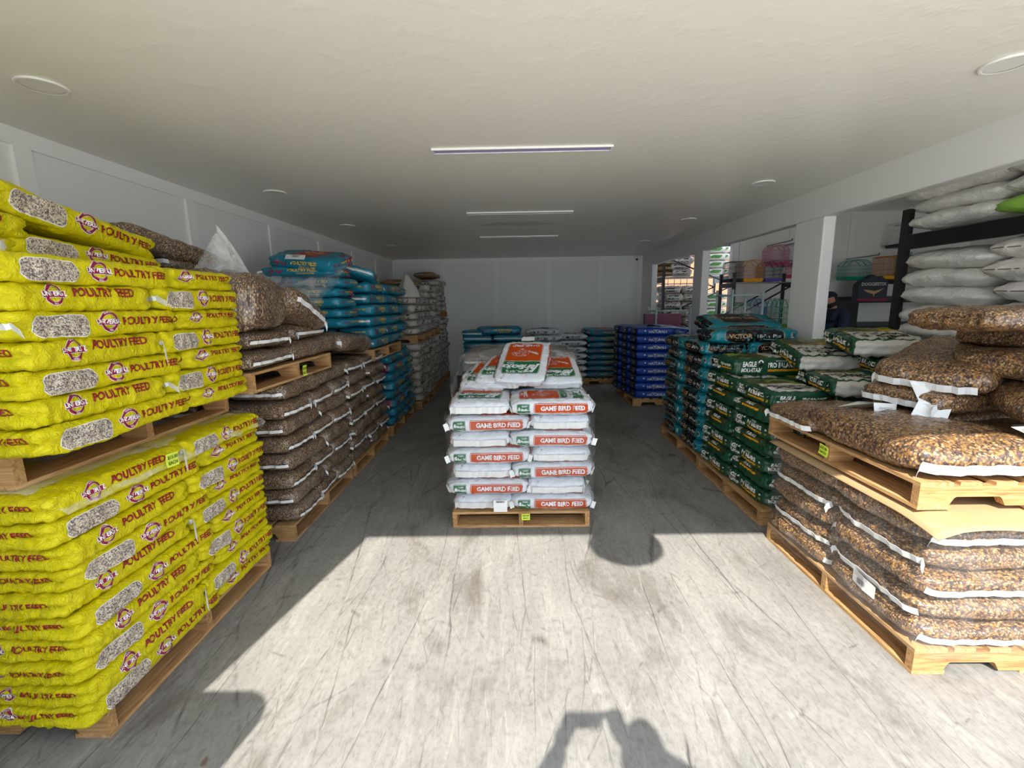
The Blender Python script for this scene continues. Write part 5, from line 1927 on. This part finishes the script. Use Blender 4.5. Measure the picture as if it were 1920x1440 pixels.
cage(7.15, YC + 0.05, 2.55, 0.55, 0.3, 0.42, 'w_white', 't_black', 'white wire cage highest above the orange one', arch=False, ring=False, sp=0.04)
cage(7.55, YC - 0.3, 2.05, 0.55, 0.34, 0.36, 'w_black', 't_black', 'dark wire cage with peaked roof behind the rack post')
for x, z_, lb in ((4.78, 2.655, 'left'), (5.1, 2.66, 'middle'), (6.3, 2.385, 'right of pillar'), (6.85, 2.395, 'above orange cage'), (5.02, 2.345, 'over lower pink cage'), (7.15, 2.975, 'above highest white cage')):
    arm_rod(x, z_, YC - 0.45, YA, f'thin metal display rod on side room wall, {lb}')

# freestanding black shelf with cages
rack(3.62, 4.72, 7.75, 8.25, 2.10, (1.15, 1.93), 'black steel shelf unit holding coloured bird cages in side room', thick=0.05, beam=0.07)
cage(3.98, 8.0, 1.95, 0.34, 0.34, 0.36, 'w_orange', 't_orange', 'orange wire bird cage on top shelf of black unit')
cage(3.70, 8.0, 1.95, 0.22, 0.34, 0.34, 'w_black', 't_black', 'dark brown cage boxes at left of top shelf', arch=False, ring=False)
cage(4.32, 8.0, 1.95, 0.30, 0.34, 0.34, 'w_black', 't_purple', 'dark cage with purple tray on top shelf of black unit', ring=False)
cage(3.88, 8.0, 1.17, 0.24, 0.3, 0.44, 'w_green', 't_green', 'pale green wire cage on middle shelf of black unit')
cage(4.14, 8.0, 1.17, 0.26, 0.3, 0.50, 'w_blue', 't_blue', 'blue wire cage on middle shelf of black unit')
cage(4.36, 7.9, 1.17, 0.2, 0.28, 0.50, 'w_teal', 't_blue', 'teal wire cage on middle shelf of black unit')
cage(4.58, 8.0, 1.17, 0.24, 0.3, 0.48, 'w_green', 't_lime', 'green wire cage with lime tray on middle shelf')
M['cart'] = mat('pale painted cart tube', 'b9cfcf', 0.4)
M['maroonpanel'] = mat('dusky pink cage panel', '8e4f66', 0.5)


def cart(x0, x1, y0, y1, H, label, fill):
    r = empty('rolling_cart', ((x0 + x1) / 2, (y0 + y1) / 2, 0))
    tag(r, label, 'cart')
    w, d = (x1 - x0) / 2, (y1 - y0) / 2
    for sx in (-1, 1):
        for sy in (-1, 1):
            bm = bmesh.new()
            tube(bm, [(sx * w, sy * d, 0.08), (sx * w, sy * d, H)], 0.017, 8)
            link('post', bm, 'cart', r)
            bm = bmesh.new()
            lathe(bm, [(0.03, -0.012), (0.04, -0.008), (0.04, 0.008), (0.03, 0.012)], 16)
            wo = link('wheel', bm, 'dark', r, (sx * w, sy * d, 0.04), (0, PI / 2, 0))
    def rail(p, q):
        bm = bmesh.new()
        tube(bm, [p, q], 0.014, 8)
        link('rail', bm, 'cart', r)
    for sy in (-1, 1):
        rail((-w, sy * d, H - 0.08), (w, sy * d, H - 0.08))
    for sx in (-1, 1):
        rail((sx * w, -d, H - 0.08), (sx * w, d, H - 0.08))
        rail((sx * w, -d, 0.3), (sx * w, d, 0.3))
    link('deck', boxes((-w, -d, 0.26, w, d, 0.29)), 'dark', r)
    return r


cart(2.56, 3.18, 8.45, 8.95, 1.55, 'pale steel cart holding dusky pink cage boxes by rear opening', 'pink')
o = link('cage_panel', boxes((2.42, 8.62, 0.30, 3.08, 8.80, 1.42)), 'maroonpanel')
tag(o, 'dusky pink flat cage box standing on cart by rear opening', 'box')
cart(3.05, 3.48, 6.55, 7.05, 1.80, 'pale steel cart holding folded white wire crates in side room', 'wire')
for i in range(3):
    cage(3.265, 6.8 + 0.10 * (i - 1), 0.295, 0.36, 0.06, 1.26 - 0.07 * i, 'w_white', 't_black', f'folded white wire crate standing on cart, {("front", "middle", "rear")[i]}', arch=False, ring=False, sp=0.02, group='folded wire crates on the cart')

# ------------------------------------------------------------------ display sign, desk shelves
bm = bmesh.new()
pts = [(-0.26, 0), (0.25, 0), (0.25, 0.33), (0.20, 0.37), (0.12, 0.43), (0.08, 0.38), (0.04, 0.42), (-0.02, 0.46), (-0.08, 0.38), (-0.14, 0.37), (-0.16, 0.38), (-0.22, 0.33), (-0.26, 0.28)]
prism(bm, pts, -0.15, 0.0, 'y')
M['slate'] = mat('slate blue printed card', '2b3040', 0.5)
sg = empty('display_box', (6.35, YA - 0.55, 1.60))
tag(sg, 'dark mountain shaped display box beside the wall in side room', 'display')
link('body', bm, 'slate', sg)
link('base_band', boxes((-0.262, -0.156, 0, 0.252, -0.150, 0.035)), 'crimson', sg)
bm = bmesh.new()
flat_text(bm, 'DOGGIESTIX', 0.075, (0, -0.152, 0.29), (1, 0, 0), (0, 0, 1), offset=0.02)
link('lettering', bm, 'lettergrey', sg)
bm = bmesh.new()
flat = [(-0.18, 0.20), (-0.10, 0.15), (0, 0.12), (0.02, 0.06), (0.03, 0.12), (0.1, 0.15), (0.19, 0.22), (0.1, 0.19), (0.02, 0.17), (-0.08, 0.19)]
prism(bm, flat, -0.153, -0.150, 'y')
link('antler_print', bm, 'tan', sg)
ds = empty('display_shelf', (6.9, YA - 0.45, 0))
tag(ds, 'long dark slanted display shelf unit against side room wall', 'shelf')
M['smoke'] = mat('smoked grey panel', '55555a', 0.25)
for z_ in (0.35, 0.72, 1.10, 1.58):
    link('shelf_board', boxes((-0.85, -0.35, z_ - 0.015, 1.5, 0.40, z_)), 'dark', ds)
    link('slanted_panel', boxes((-0.8, 0.30, z_, 1.45, 0.32, z_ + 0.10)), 'smoke', ds)
link('back_panel', boxes((-0.85, 0.40, 0, 1.5, 0.43, 1.60)), 'trim', ds)
link('side_panel', boxes((-0.87, -0.35, 0, -0.85, 0.43, 1.60)), 'dark', ds)

# ------------------------------------------------------------------ outside, beyond the rear doorway
M['stucco'] = mat('peach stucco', '94684c', 0.8, bump=(30, 0.4, 0.01))
M['tile'] = mat('red awning', '2a070c', 0.6)
b = empty('outdoor_building', (5.5, 19, 0))
tag(b, 'peach stucco building outside beyond the rear doorway', 'building')
link('wall', boxes((-1.4, 0, 0, 6, 3, 3.4)), 'stucco', b)
bm = bmesh.new()
prism(bm, [(-1.6, 3.4), (6.2, 3.4), (5.4, 4.4), (-0.6, 4.4)], -0.2, 3.2, 'y')
link('roof', bm, M['tile'], b)
link('fence', boxes(*[(-1.2 + 0.25 * i, -0.4, 0, -1.18 + 0.25 * i, -0.38, 2.6) for i in range(14)], (-1.2, -0.4, 2.3, 2.2, -0.38, 2.34), (-1.2, -0.4, 1.3, 2.2, -0.38, 1.34)), 'dark', b)
aw = empty('outdoor_awning', (3.9, 9.1, 2.75))
tag(aw, 'dark red awning on grey frame outside the rear doorway', 'awning')
bm = bmesh.new()
prism(bm, [(0, 0.10), (0.4, 0.0), (0.4, 0.02), (0, 0.12)], -0.5, 0.45, 'x')
link('cloth', bm, 'tile', aw)
link('frame', boxes((-0.5, 0.02, -0.04, -0.46, 0.40, 0.0), (0.41, 0.02, -0.04, 0.45, 0.40, 0.0), (-0.5, 0.37, -0.04, 0.45, 0.40, 0)), 'chrome', aw)

# ------------------------------------------------------------------ people
M['skin'] = mat('skin', 'b98465', 0.5)
M['navyshirt'] = mat('navy cotton shirt', '1c2740', 0.85, bump=(40, 0.3, 0.004))
M['cap'] = mat('navy cap cloth', '171e33', 0.85)
M['hair'] = mat('black hair', '14100e', 0.7, bump=(120, 0.6, 0.004))
M['jeans'] = mat('dark blue jeans', '27324a', 0.85)
M['shoe'] = mat('black shoe', '121214', 0.5)
M['phone'] = mat('black phone', '101012', 0.25)


def skin_mesh(name, verts, edges, radii, matn, parent, root=0, sub=2):
    me = bpy.data.meshes.new(name)
    me.from_pydata(verts, edges, [])
    me.materials.append(M[matn])
    o = bpy.data.objects.new(name, me)
    COL.objects.link(o)
    o.parent = parent
    sk = o.modifiers.new('skin', 'SKIN')
    sk.use_smooth_shade = True
    for i, r in enumerate(radii):
        v = me.skin_vertices[0].data[i]
        v.radius = (r, r) if not isinstance(r, tuple) else r
        v.use_root = (i == root)
    ss = o.modifiers.new('sub', 'SUBSURF')
    ss.levels = sub
    ss.render_levels = sub
    return o


def head_mesh(name, parent, loc, yaw, pitch, matn='skin'):
    """head as one mesh: skull, jaw, nose, brows, eye sockets, lips, ears; faces local -y"""
    bm = bmesh.new()
    bmesh.ops.create_uvsphere(bm, u_segments=40, v_segments=30, radius=1)
    for v in bm.verts:
        x, y, z = v.co
        X, Y, Z = x * 0.076, y * 0.097, z * 0.118
        if z < 0:
            k = -z
            X *= 1 - 0.30 * k ** 1.5
            if y < 0:
                Y *= 1 - 0.06 * k
            else:
                Y *= 1 - 0.45 * k
        if y < -0.2:
            Y -= 0.0
            Y += 0.010 * math.exp(-((x / 0.35) ** 2)) * 0
            # nose
            Y -= 0.026 * math.exp(-((x / 0.13) ** 2)) * math.exp(-(((z + 0.22) / 0.13) ** 2))
            Y -= 0.012 * math.exp(-((x / 0.12) ** 2)) * math.exp(-(((z + 0.02) / 0.2) ** 2))
            # eye sockets and brows
            for s_ in (-1, 1):
                Y += 0.010 * math.exp(-(((x - s_ * 0.42) / 0.17) ** 2)) * math.exp(-(((z - 0.02) / 0.10) ** 2))
                Y -= 0.004 * math.exp(-(((x - s_ * 0.40) / 0.25) ** 2)) * math.exp(-(((z - 0.20) / 0.07) ** 2))
            # lips and chin
            Y -= 0.006 * math.exp(-((x / 0.26) ** 2)) * math.exp(-(((z + 0.50) / 0.06) ** 2))
            Y -= 0.008 * math.exp(-((x / 0.3) ** 2)) * math.exp(-(((z + 0.82) / 0.12) ** 2))
        v.co = (X, Y, Z)
    for s_ in (-1, 1):
        r = bmesh.ops.create_uvsphere(bm, u_segments=12, v_segments=8, radius=1, matrix=Matrix.Translation((s_ * 0.076, 0.008, -0.008)) @ Matrix.Rotation(s_ * 0.35, 4, 'Z') @ Matrix.Diagonal((0.008, 0.018, 0.031, 1)))
    o = link(name, bm, matn, parent, loc, (pitch, 0, yaw), smooth=True)
    return o


def eyes(head, parent=None):
    for s_ in (-1, 1):
        bm = bmesh.new()
        bmesh.ops.create_uvsphere(bm, u_segments=14, v_segments=10, radius=0.0115)
        bmesh.ops.create_uvsphere(bm, u_segments=10, v_segments=8, radius=0.0058, matrix=Matrix.Translation((0, -0.0072, 0)))
        for f in bm.faces:
            if f.calc_center_median().y < -0.0098:
                f.material_index = 1
        link('eye', bm, ['pale', 'black'], head, (s_ * 0.031, -0.078, 0.002), smooth=True)


def hand(name, parent, M4, curl, matn='skin', side=1):
    """palm plus four fingers and a thumb grown from one skeleton; M4 local frame: +y fingers, +z back of hand, +x thumb side*side"""
    vs, es, rs = [], [], []

    def add(p, r, prev=None):
        vs.append(tuple(M4 @ Vector(p)))
        rs.append(r)
        if prev is not None:
            es.append((prev, len(vs) - 1))
        return len(vs) - 1
    w = add((0, -0.03, 0), 0.026)
    p0 = add((0, 0.0, 0), (0.030))
    for k, (x, L, c0) in enumerate(((0.030, 0.072, 0), (0.010, 0.080, 0), (-0.010, 0.074, 0), (-0.029, 0.058, 0))):
        m = add((x * side * 0.7, 0.03, 0), 0.017, p0)
        a = add((x * side, 0.085, 0.002), 0.0100, m)
        ang = 0
        pos = Vector((x * side, 0.085, 0.002))
        prev = a
        for j, f in enumerate((0.45, 0.31, 0.24)):
            ang += curl * (0.9, 1.1, 0.8)[j] * (1 + 0.08 * k)
            pos = pos + Vector((0, math.cos(ang), -math.sin(ang))) * L * f
            prev = add(tuple(pos), (0.0092, 0.0086, 0.0074)[j], prev)
    t1 = add((0.034 * side, 0.012, -0.006), 0.0145, p0)
    t2 = add((0.058 * side, 0.040, -0.018), 0.0112, t1)
    t3 = add((0.062 * side, 0.066, -0.034), 0.0095, t2)
    es.insert(0, (w, p0))
    return skin_mesh(name, vs, es, rs, matn, parent, root=1, sub=2)


def frame(o, y, z):
    y = Vector(y).normalized()
    z = Vector(z)
    x = y.cross(z).normalized()
    z = x.cross(y).normalized()
    m = Matrix((x, y, z)).transposed().to_4x4()
    m.translation = Vector(o)
    return m


# person working at the desk in the side room (faces left, seen from behind and the side)
PX, PY = 4.86, 7.0
ps = empty('person', (PX, PY, 0))
tag(ps, 'person in navy cap and navy shirt, bearded, facing left behind the bags', 'person')
body_v = [(0, 0, 0.95), (-0.02, 0, 1.15), (-0.03, 0, 1.33), (-0.05, 0, 1.44), (-0.085, 0, 1.52),
          (0.0, -0.19, 1.40), (-0.10, -0.24, 1.14), (-0.30, -0.17, 1.10),
          (0.0, 0.19, 1.40), (-0.12, 0.24, 1.14), (-0.32, 0.17, 1.10)]
body_e = [(0, 1), (1, 2), (2, 3), (3, 4), (3, 5), (5, 6), (6, 7), (3, 8), (8, 9), (9, 10)]
skin_mesh('body', [(-0.02, 0, 0.93), (-0.05, 0, 1.44), (-0.09, 0, 1.55)] + [(-0.30, -0.17, 1.10), (-0.42, -0.13, 1.12), (-0.10, -0.24, 1.14)] + [(-0.32, 0.17, 1.10), (-0.44, 0.13, 1.12), (-0.12, 0.24, 1.14)] + [(0.0, -0.19, 1.40), (0.0, 0.19, 1.40)],
          [(0, 1), (1, 2), (1, 9), (9, 5), (5, 3), (3, 4), (1, 10), (10, 8), (8, 6), (6, 7)], [0.11, 0.062, 0.054, 0.034, 0.025, 0.042, 0.034, 0.025, 0.042, 0.055, 0.055], 'skin', ps)
skin_mesh('shirt', body_v[:4] + body_v[5:7] + body_v[8:10] + [(-0.075, 0, 1.50)], [(0, 1), (1, 2), (2, 3), (3, 4), (4, 5), (3, 6), (6, 7), (3, 8)],
          [(0.14, 0.17), (0.135, 0.17), (0.135, 0.19), (0.10, 0.12), 0.088, 0.066, 0.088, 0.066, 0.07], 'navyshirt', ps)
skin_mesh('trousers', [(0, 0, 0.97), (0.0, -0.10, 0.86), (-0.01, -0.11, 0.48), (0.02, -0.11, 0.07), (0.0, 0.10, 0.86), (-0.01, 0.11, 0.48), (0.02, 0.11, 0.07)],
          [(0, 1), (1, 2), (2, 3), (0, 4), (4, 5), (5, 6)], [(0.13, 0.16), 0.10, 0.072, 0.058, 0.10, 0.072, 0.058], 'jeans', ps)
for sy in (-0.11, 0.11):
    skin_mesh('shoe', [(0.06, sy, 0.05), (-0.06, sy, 0.045), (-0.17, sy, 0.035)], [(0, 1), (1, 2)], [0.045, 0.045, 0.033], 'shoe', ps)
for sy, zz in ((-0.13, 1), (0.13, 1)):
    hand('hand', ps, frame((-0.45, sy, 1.12), (-1, 0, -0.15), (0, 0, 1)), 0.35, side=1 if sy < 0 else -1)
hd = head_mesh('head', ps, (-0.125, 0, 1.635), -PI / 2 - 0.15, 0.0)
hd.rotation_euler = (0, 0.28, -PI / 2 - 0.15)
hd.rotation_euler = (0.30, 0, -PI / 2 - 0.10)
eyes(hd)
# hair, beard and cap follow the head
bm = bmesh.new()
bmesh.ops.create_uvsphere(bm, u_segments=28, v_segments=18, radius=1)
bmesh.ops.delete(bm, geom=[v for v in bm.verts if v.co.y < 0.0 or v.co.z < -0.75], context='VERTS')
for v in bm.verts:
    v.co = Vector((v.co.x * 0.081, v.co.y * 0.101, v.co.z * 0.118))
hr = link('hair', bm, 'hair', hd, smooth=True)
hr.modifiers.new('t', 'SOLIDIFY').thickness = 0.006
bm = bmesh.new()
bmesh.ops.create_uvsphere(bm, u_segments=28, v_segments=18, radius=1)
bmesh.ops.delete(bm, geom=[v for v in bm.verts if v.co.z > -0.30 or v.co.y > 0.25], context='VERTS')
for v in bm.verts:
    k = -v.co.z
    v.co = Vector((v.co.x * 0.082 * (1 - 0.22 * k), v.co.y * 0.112, v.co.z * 0.135))
bd = link('beard', bm, 'hair', hd, smooth=True)
bd.modifiers.new('t', 'SOLIDIFY').thickness = 0.005
bm = bmesh.new()
bmesh.ops.create_uvsphere(bm, u_segments=28, v_segments=18, radius=1)
bmesh.ops.delete(bm, geom=[v for v in bm.verts if v.co.z < 0.18], context='VERTS')
for v in bm.verts:
    v.co = Vector((v.co.x * 0.088, v.co.y * 0.108, v.co.z * 0.128))
cp_ = link('cap', bm, 'cap', hd, smooth=True)
cp_.modifiers.new('t', 'SOLIDIFY').thickness = 0.004
bm = bmesh.new()
g = {}
for i in range(13):
    for j in range(5):
        a = lerp(-1.0, 1.0, i / 12)
        rr = lerp(0.0, 0.075, j / 4) * math.cos(a * 0.9)
        g[i, j] = bm.verts.new((0.078 * math.sin(a), -0.100 * math.cos(a * 0.8) - rr, 0.028 - 0.012 * (a ** 2) - 0.1 * rr))
for i in range(12):
    for j in range(4):
        bm.faces.new((g[i, j], g[i + 1, j], g[i + 1, j + 1], g[i, j + 1])).smooth = True
br = link('cap_brim', bm, 'cap', hd)
br.modifiers.new('t', 'SOLIDIFY').thickness = 0.003

# the person taking the picture stands at the opening; their shadow falls on the floor
pp = empty('person', (0.08, -0.25, 0))
tag(pp, 'photographer standing in the opening with raised hands, seen only as shadow', 'person')
skin_mesh('body', [(0, 0, 0.95), (0, 0.0, 1.40), (0, 0.02, 1.52), (-0.17, 0.0, 1.40), (-0.44, 0.08, 1.27), (-0.27, 0.20, 1.555), (0.17, 0, 1.40), (0.46, 0.08, 1.30), (-0.02, 0.20, 1.575)],
          [(0, 1), (1, 2), (1, 3), (3, 4), (4, 5), (1, 6), (6, 7), (7, 8)], [0.12, 0.07, 0.056, 0.058, 0.055, 0.036, 0.058, 0.055, 0.036], 'skin', pp)
skin_mesh('shirt', [(0, 0, 0.93), (0, 0, 1.15), (0, 0, 1.34), (0, 0, 1.45), (-0.18, 0, 1.40), (-0.36, 0.055, 1.31), (0.18, 0, 1.40), (0.38, 0.055, 1.33)],
          [(0, 1), (1, 2), (2, 3), (3, 4), (4, 5), (3, 6), (6, 7)], [(0.17, 0.13), (0.17, 0.12), (0.19, 0.12), 0.09, 0.092, 0.075, 0.092, 0.075], 'navyshirt', pp)
skin_mesh('trousers', [(0, 0, 0.97), (-0.10, 0, 0.86), (-0.12, 0, 0.48), (-0.13, 0, 0.07), (0.10, 0, 0.86), (0.12, 0, 0.48), (0.13, 0, 0.07)],
          [(0, 1), (1, 2), (2, 3), (0, 4), (4, 5), (5, 6)], [(0.16, 0.13), 0.10, 0.072, 0.058, 0.10, 0.072, 0.058], 'jeans', pp)
for sx in (-0.13, 0.13):
    skin_mesh('shoe', [(sx, -0.06, 0.05), (sx, 0.06, 0.045), (sx, 0.17, 0.035)], [(0, 1), (1, 2)], [0.045, 0.045, 0.033], 'shoe', pp)
hp = head_mesh('head', pp, (0, 0.05, 1.65), PI, -0.05)
eyes(hp)
bm = bmesh.new()
bmesh.ops.create_uvsphere(bm, u_segments=28, v_segments=18, radius=1)
bmesh.ops.delete(bm, geom=[v for v in bm.verts if (v.co.y < -0.35 and v.co.z < 0.55) or v.co.z < -0.45], context='VERTS')
for v in bm.verts:
    v.co = Vector((v.co.x * 0.083, v.co.y * 0.104, v.co.z * 0.127))
hh = link('hair', bm, 'hair', hp, smooth=True)
hh.modifiers.new('t', 'SOLIDIFY').thickness = 0.008
hand('hand', pp, frame((-0.275, 0.185, 1.575), (0.25, 0.25, 0.9), (-0.3, 0.9, 0)), 0.55, side=1)
hand('hand', pp, frame((-0.05, 0.185, 1.59), (-0.35, 0.25, 0.9), (0.3, 0.9, 0)), 0.55, side=-1)
ph = link('phone', boxes((-0.256, 0.212, 1.60, -0.125, 0.220, 1.672)), 'phone')
ph.location = (0.08, -0.25, 0)
tag(ph, 'black phone held up by the photographer', 'phone')

# barn lamp hanging over the opening: its round shade throws the round shadow
bl = empty('barn_lamp', (0.16, 0.40, 2.55))
tag(bl, 'round black barn lamp shade hanging over the shop opening', 'lamp')
bm = bmesh.new()
lathe(bm, [(0.25, 0.0), (0.245, 0.03), (0.19, 0.11), (0.10, 0.16), (0.05, 0.18), (0.05, 0.24), (0.03, 0.25)], 40, cap=False)
sh = link('lamp_shade', bm, 'dark', bl, smooth=True)
sh.modifiers.new('t', 'SOLIDIFY').thickness = 0.003
bm = bmesh.new()
bmesh.ops.create_uvsphere(bm, u_segments=16, v_segments=12, radius=0.05, matrix=Matrix.Translation((0, 0, 0.06)))
link('bulb', bm, 'lens', bl, smooth=True)
bm = bmesh.new()
tube(bm, [(0, 0, 0.24), (0, 0, 0.32), (0, 0.01, 0.35), (0, 0.04, 0.36)], 0.012, 8)
link('arm', bm, 'dark', bl)
struct(link('wall_front_fascia', boxes((XL - 0.12, Y0 - 0.02, HC, XA + 0.1, Y0, 3.6)), 'wall'))
# unseen board added left of the opening; its rounded top corner casts a shadow
sb = empty('shadow_board', (-1.72, 0.20, 0))
sb.scale = (1, 0.7, 1.09)
tag(sb, 'rounded dark board added outside left of the opening to cast a shadow', 'shadow board')
for k_, yy in enumerate((-0.25, 0.0)):
    bm = bmesh.new()
    pts = [(-0.42, 0), (-0.36, 0), (-0.36, 0.16), (0.30, 0.16), (0.30, 0.0), (0.36, 0)]
    for i in range(9):
        a = i * PI / 16
        pts.append((0.36 - 0.16 + 0.16 * math.cos(a), 1.34 - 0.16 + 0.16 * math.sin(a)))
    pts += [(-0.42, 1.34)]
    prism(bm, pts, -0.012, 0.012, 'y')
    link('board', bm, 'dark', sb, (0, yy, 0), (0.09 if k_ == 0 else -0.09, 0, 0))
